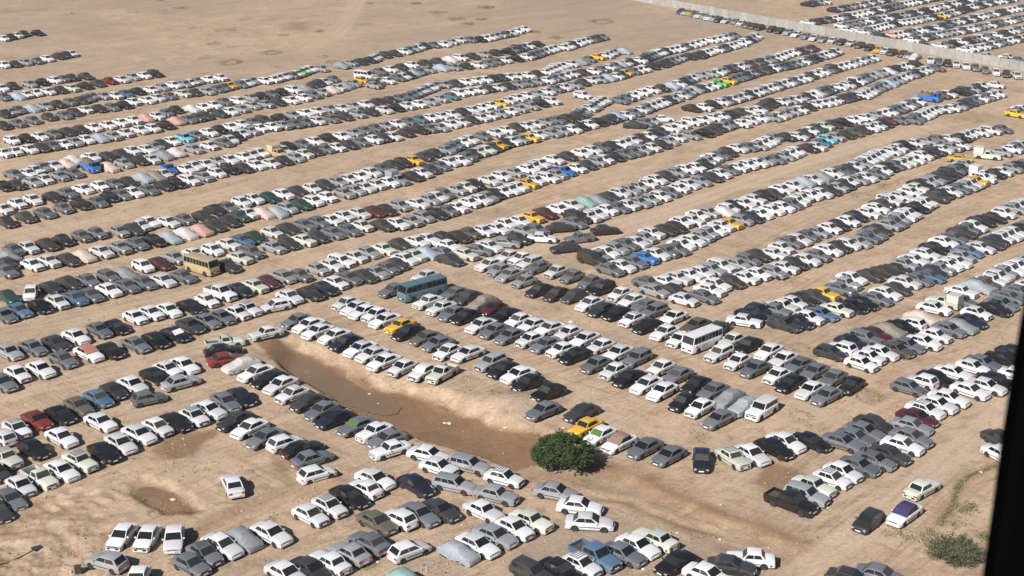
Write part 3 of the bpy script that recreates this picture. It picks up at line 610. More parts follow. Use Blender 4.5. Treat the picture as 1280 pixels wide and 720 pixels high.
for i, c in enumerate(cars):
    c['X'], c['Y'] = float(XY[i,0]), float(XY[i,1])
    c['u'], c['v'] = [float(q) for q in topx(c['X'], c['Y'], .7)]
ORD = ['', 'first', 'second', 'third', 'fourth', 'fifth', 'sixth', 'seventh', 'eighth', 'ninth', 'tenth', 'eleventh', 'twelfth', 'thirteenth', 'fourteenth', 'fifteenth', 'sixteenth', 'seventeenth', 'eighteenth', 'nineteenth', 'twentieth']
def ordinal(k):
    if k <= 20: return ORD[k]
    s = 'th' if 10 <= k % 100 <= 20 else {1: 'st', 2: 'nd', 3: 'rd'}.get(k % 10, 'th')
    return f'{k}{s}'
for ri in range(len(exec_rows)):
    mem = sorted([c for c in cars if c['row'] == ri and c['u'] > -20], key=lambda c: c['u'])
    for k, c in enumerate(mem): c['k'] = k+1; c['n'] = len(mem)
plain = sorted([c for c in cars if CATS[c['ty']] == 'car'], key=lambda c: -c['v'])
for k, c in enumerate(plain): c['near'] = k < 300
for c in cars:
    if CATS[c['ty']] != 'car': c['near'] = True
def visible(c): return -45 < c['u'] < 1325 and -14 < c['v'] < 745
ncars = 0
M_purple = cloth('purple_cloth', (.04, .028, .09)); M_pinkc = cloth('pink_cloth', (.36, .16, .12)); M_whitec = cloth('white_cloth', (.75, .73, .70)); M_dusty = cloth('dusty_pink_sheet', (.24, .15, .125))
def sheet(root, ty, m, lab, hood=False):
    sp = SPEC[ty]; x1, x2, x3, x4 = sp['x']; wb = sp['W']/2*.95; wr = sp['W']/2*.82; g = MB(); R = []
    for x, w, z in ((x1+(.25 if hood else -.02), wb*.96, sp['belt']+.10), ((x1+x2)/2, (wb+wr)/2, (sp['belt']+sp['roof'])/2+.08), (x2, wr, sp['roof']+.045), ((x2+x3)/2, wr, sp['roof']+.07), (x3, wr, sp['roof']+.045)):
        R.append([(x, w+.02, z-.10), (x, w, z), (x, w*.4, z+.025), (x, -w*.4, z+.02), (x, -w, z), (x, -w-.02, z-.10)])
    g.loft(R, cap0=False, cap1=False); o = obj('cloth_sheet', g.mesh('cloth_sheet', [m]), root); o['label'] = lab; return o
for c in cars:
    if not c['near'] or not visible(c): continue
    cat = CATS[c['ty']]; desc = exec_rows[c['row']][0]
    root = bpy.data.objects.new(NAMES[cat], None); C.objects.link(root)
    root.location = (c['X'], c['Y'], 0); root.rotation_euler = (random.gauss(0, .006), random.gauss(0, .006), math.radians(c['yaw']))
    root.empty_display_size = 1; root.scale = (1+random.uniform(-.03, .03), 1+random.uniform(-.02, .02), 1+random.uniform(-.03, .025))
    word = COL[c['c']][0]
    tyw = 'covered car' if c['ty'] == 'c' else SPEC[c['ty']]['word']
    extra = ''
    if c['mk'] == '!': extra = {'W': ' with a white sheeted windscreen'}.get(c['c'], ' with a whitened windscreen')
    if desc.startswith('='): lab = f'{word} {tyw} {desc[1:]}'
    elif c['ty'] == 'c': lab = f"car under {word} cover, {ordinal(c['k'])} from left in {desc}"
    else: lab = f"{word} {tyw}, {ordinal(c['k'])} from left in {desc}"
    tag(root, lab, cat, {'car': 'cars parked in rows on the sand', 'covered car': 'cars parked under cloth covers', 'pickup': 'parked pickups', 'van': 'parked vans', 'minibus': 'parked minibuses', 'truck': 'parked trucks'}[cat])
    c['lab'] = lab
    if len(lab.replace('-', ' ').split()) > 16: print('LONG', lab)
    if c['ty'] == 'c':
        me, ty = cover_meshes()[random.randrange(4)]
        o = bpy.data.objects.new('cloth_cover', me); C.objects.link(o); o.parent = root
        o.material_slots[0].link = 'OBJECT'; o.material_slots[0].material = cloth_for(c['c'])
        wm = [d for d in data(ty) if d[0] == 'wheel']
        for nme, m2, k2, w in wm:
            q = bpy.data.objects.new('wheel', m2); C.objects.link(q); q.parent = root; q.location = w[:3]
        continue
    wind = None
    if c['mk'] == '!': wind = (M_whitec, 'windscreen covered in white')
    if c['mk'] == '*': wind = (M_glass2, 'green tinted windscreen')
    place_parts(root, c['ty'], c['c'], c['rk'], windcol=wind)
    if c['mk'] == '^':
        m, lb = {'P': (M_purple, 'purple cloth over the roof')}.get(c['c'], (M_pinkc, 'pink cloth over the roof'))
        if 'purple' in desc: m, lb = M_purple, 'purple cloth over the roof and windows'
        elif 'tree' in desc: m, lb = M_dusty, 'dusty pinkish sheet over roof and windscreen'
        sheet(root, c['ty'], m, lb, hood=('purple' in desc or 'tree' in desc))
    ncars += 1
print('individuals', ncars)
if 0: open('/tmp/labels.txt', 'w').write('\n'.join(sorted(c['lab'] for c in cars if 'lab' in c)))

# the hundreds of smaller, farther cars: one joined crowd
def low(ty):
    sp = SPEC[ty]; g = MB()
    g.loft(body_rings(sp, True), 0); g.box(-sp['L']/2+.12, sp['L']/2-.14, -sp['W']/2+.12, sp['W']/2-.12, .20, .62, 2)  # the same dark box: underside plus painted arch shade
    cabin(g, sp, True, 0)
    for nme, gg in glass_panels(sp): g.add(gg.v, gg.f[:1], 1)
    for nme, gg, k in end_parts(sp):
        if nme == 'bumper': g.add(gg.v, gg.f, 0 if sp['bump'] == 'body' else 2)
        else: g.add(gg.v, gg.f, {'plate': 3, 'dark': 2, 'lamp': 3, 'red': 4}[k])
    for wx in sp['wx']:
        for s_ in (1, -1):
            w = wheel_mb(sp['r'], 10); g.add([(x+wx, y+s_*(sp['W']/2-.11), z+sp['r']) for x, y, z in w.v], w.f, 2)
    me = g.mesh('tmp', [M_dark]*5, smooth=False)
    nv = len(me.vertices); co = np.empty(nv*3); me.vertices.foreach_get('co', co)
    loops = np.empty(len(me.loops), int); me.loops.foreach_get('vertex_index', loops)
    ls = np.empty(len(me.polygons), int); me.polygons.foreach_get('loop_start', ls)
    lt = np.empty(len(me.polygons), int); me.polygons.foreach_get('loop_total', lt)
    mi = np.array(g.m, int); bpy.data.meshes.remove(me)
    return co.reshape(-1, 3), loops, ls, lt, mi
LOW = {}; VS = []; LS = []; ST = []; TT = []; MI = []; CC = []; vo = 0; lo_ = 0; nfar = 0
for c in cars:
    if c['near'] or not visible(c): continue
    if c['ty'] not in LOW: LOW[c['ty']] = low(c['ty'])
    co, loops, ls, lt, mi = LOW[c['ty']]
    a = math.radians(c['yaw']); R = np.array([[math.cos(a), -math.sin(a), 0], [math.sin(a), math.cos(a), 0], [0, 0, 1]])
    VS.append(co@R.T+np.array([c['X'], c['Y'], 0])); LS.append(loops+vo); ST.append(ls+lo_); TT.append(lt); MI.append(mi)
    b = np.array(COL[c['c']][1])*random.uniform(.8, 1.1); d = random.uniform(.02, .16); b = b*(1-d)+np.array(DUST)*d
    CC.append(np.tile(np.append(b, COL[c['c']][2]), (len(mi), 1))); vo += len(co); lo_ += len(loops); nfar += 1
me = bpy.data.meshes.new('distant_parked_cars')
V = np.concatenate(VS); Lp = np.concatenate(LS); St = np.concatenate(ST); Tt = np.concatenate(TT)
me.vertices.add(len(V)); me.vertices.foreach_set('co', V.ravel()); me.loops.add(len(Lp)); me.loops.foreach_set('vertex_index', Lp.astype(np.int32))
me.polygons.add(len(St)); me.polygons.foreach_set('loop_start', St.astype(np.int32)); me.polygons.foreach_set('loop_total', Tt.astype(np.int32))
at = me.attributes.new('car_colour', 'FLOAT_COLOR', 'FACE'); at.data.foreach_set('color', np.concatenate(CC).astype(np.float32).ravel())
me.update(calc_edges=True)
m = mat('crowd_paint', (.5, .5, .5), .32, 0, coat=.35); N, Lk, B = nodes(m); an = N.new('ShaderNodeAttribute'); an.attribute_name = 'car_colour'
Lk.new(an.outputs['Color'], B.inputs['Base Color']); Lk.new(an.outputs['Alpha'], B.inputs['Metallic'])
for x in (m, M_glass, M_dark, M_lamp, M_red): me.materials.append(x)
me.polygons.foreach_set('material_index', np.concatenate(MI).astype(np.int32)); me.update()
me.polygons.foreach_set('use_smooth', [True]*len(me.polygons)); me.set_sharp_from_angle(angle=math.radians(35))
fo = obj('parked_cars', me); tag(fo, 'hundreds of smaller parked cars in packed double rows filling the far part of the sandy lot', 'cars', kind='stuff')
print('far cars', nfar, 'tris', int((Tt-2).sum()))

# ------------------------------------------------------------------ ground: one sheet, dug out where the photograph shows ditch and pits
def vnoise(X, Y, cell, seed):
    r = np.random.default_rng(seed); G = r.random((256, 256))
    x = X/cell; y = Y/cell; xi = np.floor(x).astype(int); yi = np.floor(y).astype(int); fx = x-xi; fy = y-yi
    fx = fx*fx*(3-2*fx); fy = fy*fy*(3-2*fy)
    g = lambda a, b: G[a % 256, b % 256]
    return (g(xi,yi)*(1-fx)+g(xi+1,yi)*fx)*(1-fy)+(g(xi,yi+1)*(1-fx)+g(xi+1,yi+1)*fx)*fy
def spread(a, segs):
    out = [a[0]]
    for (b, st) in segs:
        n_ = max(1, int(round((b-out[-1])/st))); out += list(np.linspace(out[-1], b, n_+1)[1:])
    return np.array(out)
gx = spread([-3500], [(-1200, 800), (-500, 150), (-230, 30), (-75, 2.2), (-58, .7), (-50, .42), (-24, .27), (62, .40), (100, .8), (220, 2.2), (500, 30), (1300, 150), (3500, 800)])
gy = spread([-600], [(0, 150), (90, 15), (106, 2), (130, .27), (192, .40), (262, 1.0), (480, 2.2), (800, 30), (2000, 150), (6500, 900)])
GX, GY = np.meshgrid(gx, gy)
def poly_px(pts, z=0.0):
    X, Y = px([p[0] for p in pts], [p[1] for p in pts], z); return np.stack([X, Y], 1)
def sdist(P, X, Y):
    """signed distance to polygon P, negative inside"""
    d = np.full(X.shape, 1e9); ins = np.zeros(X.shape, bool); m_ = len(P)
    for i in range(m_):
        a = P[i]; b = P[(i+1) % m_]; ab = b-a; t = np.clip(((X-a[0])*ab[0]+(Y-a[1])*ab[1])/(ab@ab), 0, 1)
        d = np.minimum(d, np.hypot(X-a[0]-t*ab[0], Y-a[1]-t*ab[1]))
        c_ = ((a[1] > Y) != (b[1] > Y)) & (X < (b[0]-a[0])*(Y-a[1])/(b[1]-a[1]+1e-12)+a[0]); ins ^= c_
    return np.where(ins, -d, d)
def ldist(pts, X, Y, zero=0.0):
    P = poly_px(pts, zero); d = np.full(X.shape, 1e9)
    for a, b in zip(P[:-1], P[1:]):
        ab = b-a; t = np.clip(((X-a[0])*ab[0]+(Y-a[1])*ab[1])/(ab@ab), 0, 1)
        d = np.minimum(d, np.hypot(X-a[0]-t*ab[0], Y-a[1]-t*ab[1]))
    return d
sm = lambda t: np.clip(t, 0, 1)**2*(3-2*np.clip(t, 0, 1))
DZ = -1.1
far_edge = [(326,436),(345,435),(372,443),(400,452),(420,467),(436,473),(461,489),(480,489),(505,496),(530,505),(560,517),(582,526),(600,534),(622,541),(642,547),(668,553),(684,564)]
near_edge = [(684,577),(640,588),(617,580),(599,571),(572,564),(550,556),(527,550),(511,544),(494,536),(464,521),(450,518),(432,509),(412,498),(390,486),(376,476),(357,466),(344,454),(326,444)]
fe = poly_px(far_edge, DZ); ne = poly_px(near_edge, 0.0)+np.array([.55, 1.0])
FLOOR = np.concatenate([fe, ne])
near = (GX > -60) & (GX < 70) & (GY > 100) & (GY < 210)
def height(X, Y):
    h = (vnoise(X, Y, 14, 1)-.5)*.16+(vnoise(X, Y, 3.1, 2)-.5)*.07+(vnoise(X, Y, 1.0, 3)-.5)*.035
    h = h*np.clip((Y-90)/10, 0, 1)
    sd = sdist(FLOOR, X, Y)+(vnoise(X, Y, 2.0, 5)-.5)*.7
    far = (X*.45+Y*.9)  # across the ditch
    P = np.concatenate([fe]); ds = np.full(X.shape, 1e9)
    # which bank: far bank slopes gently, near bank steeply
    dn = np.full(X.shape, 1e9); df = np.full(X.shape, 1e9)
    for Q, tgt in ((ne, 'n'), (fe, 'f')):
        d = np.full(X.shape, 1e9)
        for a, b in zip(Q[:-1], Q[1:]):
            ab = b-a; t = np.clip(((X-a[0])*ab[0]+(Y-a[1])*ab[1])/(ab@ab), 0, 1); d = np.minimum(d, np.hypot(X-a[0]-t*ab[0], Y-a[1]-t*ab[1]))
        if tgt == 'n': dn = d
        else: df = d
    wid = np.where(df < dn, 2.4+1.6*(vnoise(X, Y, 5, 9)-.4), .95)
    rill = 1-.30*np.clip((vnoise(X+Y*.4, Y*.2, 1.3, 12)-.45)*4, 0, 1)*(df < dn)
    k = 1-sm(np.clip(sd, 0, None)/wid)
    k = np.where(sd <= 0, 1, k*rill)
    deep = DZ+(vnoise(X, Y, 2.2, 6)-.5)*.14
    slope_ = 4*k*(1-k); h = h+slope_*((vnoise(X, Y, 1.2, 33)-.5)*.5+(vnoise(X, Y, .6, 34)-.5)*.25)*(df < dn)
    # the ditch runs out to the right and to the upper left
    x1_, y1_ = px(690, 572); run = np.clip((x1_-X)/7, 0, 1); x0_, y0_ = px(322, 440); run2 = np.clip((X-x0_-.8)/4.0, 0, 1)
    h = h*(1-k)+k*deep*(.25+.75*sm(run))*sm(run2)
    pit = sdist(poly_px([(168,608),(180,603),(205,606),(232,622),(250,638),(240,642),(205,642),(180,632),(166,618)], -.35), X, Y)
    h -= .34*(1-sm((pit+.1+(vnoise(X, Y, 1.3, 97)-.5)*1.0)/.9))
    bump = np.exp(-(((X-px(640,505)[0])/3.6)**2+((Y-px(640,505)[1])/3.2)**2)); h += .9*bump
    ridge = ldist([(96,716),(106,700),(118,682),(150,655),(160,650)], X, Y); h += .22*np.exp(-(ridge/.8)**2)
    r2 = ldist([(232,668),(262,650),(300,632),(330,622),(372,608),(420,600)], X, Y); h += .18*np.exp(-(r2/.7)**2)-.12*np.exp(-((r2-1.3)/.8)**2)
    r3 = ldist([(352,575),(360,590),(372,604)], X, Y); h -= .22*np.exp(-(r3/.9)**2)
    cut = [(735,582),(772,588),(806,600),(840,616),(880,634),(920,650),(960,664),(1000,682)]
    d_ = ldist(cut, X, Y)+(vnoise(X, Y, 1.5, 71)-.5)*.9; PX, PY = topx(X, Y); below = (PY > np.interp(PX, [p[0] for p in cut], [p[1] for p in cut])) & (PX > 720) & (PX < 1030)
    ends = np.clip((PX-725)/40, 0, 1)*np.clip((1025-PX)/50, 0, 1); h -= np.where(below, .42*ends*sm(d_/1.0)*(1-sm((d_-1.5)/9)), 0)
    cut2 = [(740,618),(790,622),(812,636),(850,648),(900,662)]; d2 = ldist(cut2, X, Y); h -= .25*np.exp(-(d2/.6)**2)
    w2 = ldist([(696,600),(740,612),(790,622),(830,640)], X, Y); h += .16*np.exp(-(w2/1.2)**2)
    lump = np.clip((px(215, 600)[0]-X)/6, 0, 1)*np.clip((px(200, 585)[1]-Y)/6, 0, 1); h += lump*((vnoise(X, Y, 2.6, 51)-.5)*.4-np.abs(vnoise(X*.6+Y*.5, Y*.9-X*.3, 1.1, 52)-.5)*.55-np.abs(vnoise(X, Y, .55, 53)-.5)*.30)
    rows_ = ((X > -52) & (X < -30) & (Y < 124)); h += np.where(rows_, .10*np.abs(np.sin((X*.97+Y*.22+vnoise(X,Y,2,77)*.4)*4.3))*np.clip((124-Y)/4, 0, 1), 0)
    return h
GZ = height(GX, GY)
fall = np.clip((GY-262)/40, 0, 1); GZ = GZ*(1-.6*fall)
nyg, nxg = GX.shape
vs = np.stack([GX, GY, GZ], -1).reshape(-1, 3)
idx = np.arange(nyg*nxg).reshape(nyg, nxg); q = np.stack([idx[:-1,:-1], idx[:-1,1:], idx[1:,1:], idx[1:,:-1]], -1).reshape(-1, 4)
gme = bpy.data.meshes.new('ground'); gme.vertices.add(len(vs)); gme.vertices.foreach_set('co', vs.ravel())
gme.loops.add(q.size); gme.loops.foreach_set('vertex_index', q.ravel().astype(np.int32)); gme.polygons.add(len(q)); gme.polygons.foreach_set('loop_start', np.arange(len(q), dtype=np.int32)*4); gme.polygons.foreach_set('loop_total', np.full(len(q), 4, np.int32))
gme.update(calc_edges=True); gme.polygons.foreach_set('use_smooth', [True]*len(q))
# soil kinds: wet mud, pale compacted wheel tracks, green cover, grey gravel
jit = (vnoise(GX, GY, 2.4, 21)-.5)*2.2+(vnoise(GX, GY, .9, 22)-.5)*.8
mud = 1-sm((sdist(FLOOR, GX, GY)+jit*.55-.2)/.55)
def blot(pts, soft, amt, jw=1.0, z=0.0):
    return amt*(1-sm((sdist(poly_px(pts, z), GX, GY)+jit*jw+soft*.5)/soft))
bank = sdist(FLOOR, GX, GY); mud = np.maximum(mud, .75*np.clip(1-bank/2.2, 0, 1)*np.clip((vnoise(GX, GY, 1.4, 35)-.35)*3.2, 0, 1)*(bank > 0))
mud = np.maximum(mud, blot([(168,608),(180,603),(205,606),(232,622),(252,638),(240,643),(205,643),(180,632),(166,618)], .7, 1.0, .35))
mud = np.maximum(mud, blot([(180,566),(200,552),(225,542),(262,540),(262,552),(240,566),(215,576),(190,576)], 1.6, .9))
mud = np.maximum(mud, blot([(660,583),(700,590),(760,596),(830,622),(900,640),(1000,672),(1030,690),(990,705),(900,678),(820,655),(740,622),(690,600)], 4.0, .38, 2.5))
mud = np.maximum(mud, blot([(934,590),(955,583),(985,585),(1000,596),(1000,610),(965,612),(940,606)], 1.6, .85))
mud = np.maximum(mud, blot([(1180,146),(1210,140),(1240,140),(1255,146),(1225,153),(1190,152)], 5, .5))
mud = np.maximum(mud, blot([(352,30),(370,26),(392,32),(380,39),(358,38)], 5, .5))
mud = np.maximum(mud, blot([(455,402),(480,398),(500,404),(470,408),(440,406)], 2, .35))
mud = np.maximum(mud, blot([(1150,705),(1180,712),(1230,719),(1150,722),(1120,712)], 2, .4))
mud = np.maximum(mud, blot([(1075,492),(1085,490),(1097,496),(1088,501),(1078,499)], 1.2, .5))
trk = np.zeros_like(GX)
def wheels(pts, amt=1.0, half=.8, w=.34):
    global trk
    d = ldist(pts, GX, GY); trk = np.maximum(trk, amt*np.exp(-((d-half)/w)**2))
wheels([(452,-10),(444,12),(432,34),(415,48),(380,62)], .45, 1.0, .8); wheels([(445,-10),(438,14),(428,30),(398,52)], .35, 1.0, .9); wheels([(-10,20),(120,14),(260,24),(420,10)], .3, 1.2, 1.0); wheels([(0,66),(180,52),(330,48),(500,36),(700,14)], .35, 1.2, 1.0)
for a in (0, 7, 16): wheels([(640,455+a),(760,505+a),(860,545+a)], .3)
wheels([(1010,700),(1080,660),(1160,590),(1230,530),(1290,480)], .9, .8, .45); wheels([(985,720),(1060,680),(1130,630),(1200,560),(1260,515)], .8, .8, .45); wheels([(1010,650),(1070,625),(1120,600),(1180,560)], .6)
wheels([(-10,420),(80,405),(150,388),(280,355),(420,320)], .5, .9, .6); wheels([(-10,300),(100,280),(200,262),(320,228)], .6, .9, .7); wheels([(-10,500),(90,478),(180,455),(290,425),(330,405)], .6, .8, .5); wheels([(0,215),(120,196),(260,178),(400,160)], .5, .9, .8)
wheels([(240,590),(250,560),(300,545),(340,520),(420,560),(500,585)], .3); wheels([(560,330),(700,300),(840,262),(1000,205),(1130,168),(1290,130)], .9, 1.0, .8); wheels([(600,330),(760,296),(900,240),(1040,190),(1290,118)], .6, 1.0, .8)
wheels([(590,460),(650,540),(700,585)], .25); wheels([(700,410),(800,455),(900,500),(980,530),(1080,510),(1160,470),(1290,430)], .5, .8, .5)
wheels([(0,690),(60,660),(110,650),(170,640)], .4); wheels([(0,660),(70,630),(140,600),(200,585)], .5)
WEED = [(290,78,13,1,.8),(340,66,12,1,.6),(465,4,7,0,1),(521,4,8,0,1),(607,9,12,0,1),(548,16,12,0,.5),(570,24,12,0,.6),(584,30,9,0,1),(602,24,9,0,.7),(400,39,8,0,.8),(355,44,7,0,.6),(415,78,9,0,.8),(227,10,9,0,.5),(282,38,14,0,.4),(752,27,14,1,.5),(695,47,10,0,.8),(667,40,10,0,.9),(200,1,6,0,.6),(168,612,5,0,.7),(175,624,5,0,.6),(188,640,6,0,.4),
 (875,546,16,0,.35),(462,706,11,1,.9),(575,656,12,0,.5),(88,462,8,0,.4),(341,647,12,0,.35),(1085,496,20,1,.4),(1000,434,14,1,.5),(1010,676,8,0,.4),(1110,668,10,0,.3),(1125,662,8,0,.5),(1108,668,5,0,.5),(460,205,12,0,.3),(1103,232,14,0,.3),(1080,246,16,1,.3),(1205,343,14,0,.35),(985,352,8,0,.3),(1020,535,12,1,.35),(330,215,10,0,.25),(595,198,14,0,.4),(935,90,8,0,.4),(875,150,9,0,.3),(1223,151,6,0,.5),
 (311,590,7,0,.7),(168,573,7,0,.6),(1137,675,8,0,.5),(1165,666,4,0,.8),(1230,672,6,0,.7),(1192,656,3,0,.8),(1248,560,3,0,.5),(1000,520,16,1,.3),(700,655,5,0,.3),(620,495,10,0,.3),(820,720,14,0,.5),(690,70,7,0,.4)]
_r = random.Random(4)
for _ in range(34): WEED.append((_r.uniform(0, 860), _r.uniform(0, 75) if _r.random() < .8 else _r.uniform(40, 95), _r.uniform(3, 12), 0, _r.uniform(.12, .35)))
WEED = [w for w in WEED if not (w[1] > 55+0*w[0] and 0)]
weed = np.zeros_like(GX)
RILL = [(1246,582),(1230,587),(1214,594),(1203,602),(1197,612),(1193,625),(1188,636),(1180,647),(1175,658)]
mud = np.maximum(mud, .5*np.exp(-((ldist([(240,672),(262,655),(300,637),(330,626),(372,612),(420,604)], GX, GY)+jit*.3)/1.0)**2))
_cut = ldist([(735,582),(772,588),(806,600),(840,616),(880,634),(920,650),(960,664),(1000,682)], GX, GY)
mud = np.maximum(mud, .9*np.exp(-((_cut+jit*.6)/1.5)**2)); mud = np.maximum(mud, .5*np.exp(-((ldist([(740,618),(790,622),(812,636),(850,648),(900,662)], GX, GY)+jit*.4)/.8)**2))
mud = np.maximum(mud, .45*np.exp(-((ldist([(352,572),(358,590),(368,600)], GX, GY)+jit*.3)/.8)**2))
lowl = np.clip((px(190, 600)[0]-GX)/8, 0, 1)*np.clip((px(150, 610)[1]-GY)/5, 0, 1); mud = np.maximum(mud, lowl*.5*np.clip((vnoise(GX, GY, 1.5, 61)-.4)*3, 0, 1))
for x, y, r, ring, amt in WEED:
    cx, cy = px(x, y); rx = r*math.hypot(cx, cy)/F; d = np.hypot((GX-cx), (GY-cy)*.75)/max(rx, .6)
    v = np.exp(-((d-.8)/.3)**2) if ring else np.exp(-d**2*1.6)
    weed = np.maximum(weed, amt*v)
rd = ldist(RILL, GX, GY); weed = np.maximum(weed, .6*np.exp(-(rd/.35)**2)); mud = np.maximum(mud, .35*np.exp(-(rd/.8)**2))
rg = ldist([(1187,634),(1180,630),(1172,622),(1168,616)], GX, GY); mud = np.maximum(mud, .4*np.exp(-(rg/.3)**2))
grav = blot([(640,668),(700,648),(790,650),(860,672),(960,690),(960,722),(640,722)], 5, .6, 1.5)+blot([(520,690),(560,690),(580,722),(500,722)], 3, .5)+blot([(700,10),(900,22),(1010,44),(900,40),(700,26)], 20, .5, 3)+blot([(200,590),(240,560),(275,548),(270,560),(232,585)], 2.5, .5)
for nm_, arr in (('mud', mud), ('track', trk), ('weed', weed), ('gravel', np.clip(grav, 0, 1))):
    a_ = gme.attributes.new(nm_, 'FLOAT', 'POINT'); a_.data.foreach_set('value', arr.ravel().astype(np.float32))
gm = mat('sandy_ground', (.42, .30, .20), .95, spec=.15); N, Lk, B = nodes(gm)
geo = N.new('ShaderNodeNewGeometry'); pos = geo.outputs['Position']
def att(nm): 
    a = N.new('ShaderNodeAttribute'); a.attribute_name = nm; return a.outputs['Fac']
mp = N.new('ShaderNodeMapping'); mp.inputs['Rotation'].default_value = (0, 0, math.radians(-47)); Lk.new(pos, mp.inputs['Vector'])
mp2 = N.new('ShaderNodeMapping'); mp2.inputs['Scale'].default_value = (.05, 1.0, 1.0); Lk.new(mp.outputs[0], mp2.inputs['Vector'])
big = noise(N, Lk, pos, .028, 5, .6); mid_ = noise(N, Lk, pos, .22, 7, .65, .4); fine = noise(N, Lk, pos, 2.2, 8, .75); gr = noise(N, Lk, pos, 9, 4, .8)
streak = noise(N, Lk, mp2.outputs[0], .9, 6, .7, .3)
SA, SB, SC = (.41, .294, .198), (.36, .268, .192), (.49, .370, .266)
c = ramp(N, Lk, big, [(.3, SB), (.5, SA), (.72, (.405, .275, .175))])
c = mixc(N, Lk, ramp(N, Lk, mid_, [(.40, g3(0)), (.62, g3(.85))]), c, SC)
c = mixc(N, Lk, ramp(N, Lk, streak, [(.42, g3(0)), (.70, g3(.38))]), c, (.235, .165, .115))
c = mixc(N, Lk, ramp(N, Lk, noise(N, Lk, pos, .07, 6, .7, .6), [(.50, g3(0)), (.66, g3(.55))]), c, (.24, .185, .145))
c = mixc(N, Lk, ramp(N, Lk, noise(N, Lk, pos, .5, 6, .75, .8), [(.52, g3(0)), (.64, g3(.65))]), c, (.215, .142, .09))
def ruts(rot, sc, seed):
    m1 = N.new('ShaderNodeMapping'); m1.inputs['Rotation'].default_value = (0, 0, math.radians(rot)); m1.inputs['Location'].default_value = (seed, seed*2.3, 0); Lk.new(pos, m1.inputs['Vector'])
    m2 = N.new('ShaderNodeMapping'); m2.inputs['Scale'].default_value = (.02, 1.0, 1.0); Lk.new(m1.outputs[0], m2.inputs['Vector'])
    w_ = noise(N, Lk, m2.outputs[0], sc, 2, .5, .8); patch = ramp(N, Lk, noise(N, Lk, m1.outputs[0], .045, 3, .5), [(.45, g3(0)), (.6, g3(1))])
    return mathn(N, Lk, 'MULTIPLY', ramp(N, Lk, w_, [(.52, g3(0)), (.56, g3(1)), (.60, g3(0))]), patch), mathn(N, Lk, 'MULTIPLY', ramp(N, Lk, w_, [(.43, g3(0)), (.47, g3(1)), (.51, g3(0))]), patch)
for rot, sc, seed in ((-45, 1.5, 3), (-52, 1.1, 40), (42, 1.3, 77), (-30, .8, 130)):
    dk, lt = ruts(rot, sc, seed)
    c = mixc(N, Lk, mathn(N, Lk, 'MULTIPLY', dk, .45), c, (.20, .14, .10)); c = mixc(N, Lk, mathn(N, Lk, 'MULTIPLY', lt, .35), c, (.45, .34, .25))
sepp = N.new('ShaderNodeSeparateXYZ'); Lk.new(pos, sepp.inputs[0])
farf = mathn(N, Lk, 'MULTIPLY', mathn(N, Lk, 'MULTIPLY_ADD', sepp.outputs[1], .005), 1.0, True); farf.node.inputs[0].links[0].from_node.inputs[2].default_value = -1.2
farf = mathn(N, Lk, 'MULTIPLY', farf, ramp(N, Lk, noise(N, Lk, pos, .018, 6, .7, .8), [(.42, g3(.25)), (.58, g3(.9))]))
c = mixc(N, Lk, farf, c, (.29, .225, .168))
c = mixc(N, Lk, mathn(N, Lk, 'MULTIPLY', farf, ramp(N, Lk, noise(N, Lk, mp2.outputs[0], .25, 6, .75), [(.55, g3(0)), (.66, g3(.7))])), c, (.17, .125, .09))
c = mixc(N, Lk, att('track'), c, (.45, .34, .25))
c = mixc(N, Lk, mathn(N, Lk, 'MULTIPLY', att('gravel'), ramp(N, Lk, fine, [(.35, g3(.3)), (.6, g3(1))])), c, (.27, .225, .185))
mudc = ramp(N, Lk, mid_, [(.3, (.175, .105, .060)), (.7, (.235, .148, .088))])
c = mixc(N, Lk, att('mud'), c, mudc)
wf = mathn(N, Lk, 'MULTIPLY', att('weed'), ramp(N, Lk, fine, [(.36, g3(0)), (.6, g3(1))]))
c = mixc(N, Lk, wf, c, (.13, .125, .06))
c = mixc(N, Lk, 1.0, c, ramp(N, Lk, fine, [(.25, g3(.68)), (.5, g3(1.0)), (.75, g3(1.16))]), 'MULTIPLY')
fm = mathn(N, Lk, 'SUBTRACT', 1.0, mathn(N, Lk, 'MULTIPLY', att('mud'), .8))
c = mixc(N, Lk, mathn(N, Lk, 'MULTIPLY', fm, ramp(N, Lk, gr, [(.60, g3(0)), (.72, g3(.35))])), c, (.13, .09, .06))
Lk.new(c, B.inputs['Base Color'])
bp = N.new('ShaderNodeBump'); bp.inputs['Strength'].default_value = .8; bp.inputs['Distance'].default_value = .14
hh = mathn(N, Lk, 'ADD', fine, mathn(N, Lk, 'MULTIPLY', gr, .35)); hh = mathn(N, Lk, 'ADD', hh, mathn(N, Lk, 'MULTIPLY', streak, .5)); Lk.new(hh, bp.inputs['Height']); Lk.new(bp.outputs[0], B.inputs['Normal'])
Lk.new(ramp(N, Lk, att('mud'), [(.5, g3(.95)), (1, g3(.62))]), B.inputs['Roughness'])
gme.materials.append(gm); go = obj('ground', gme); tag(go, kind='structure')

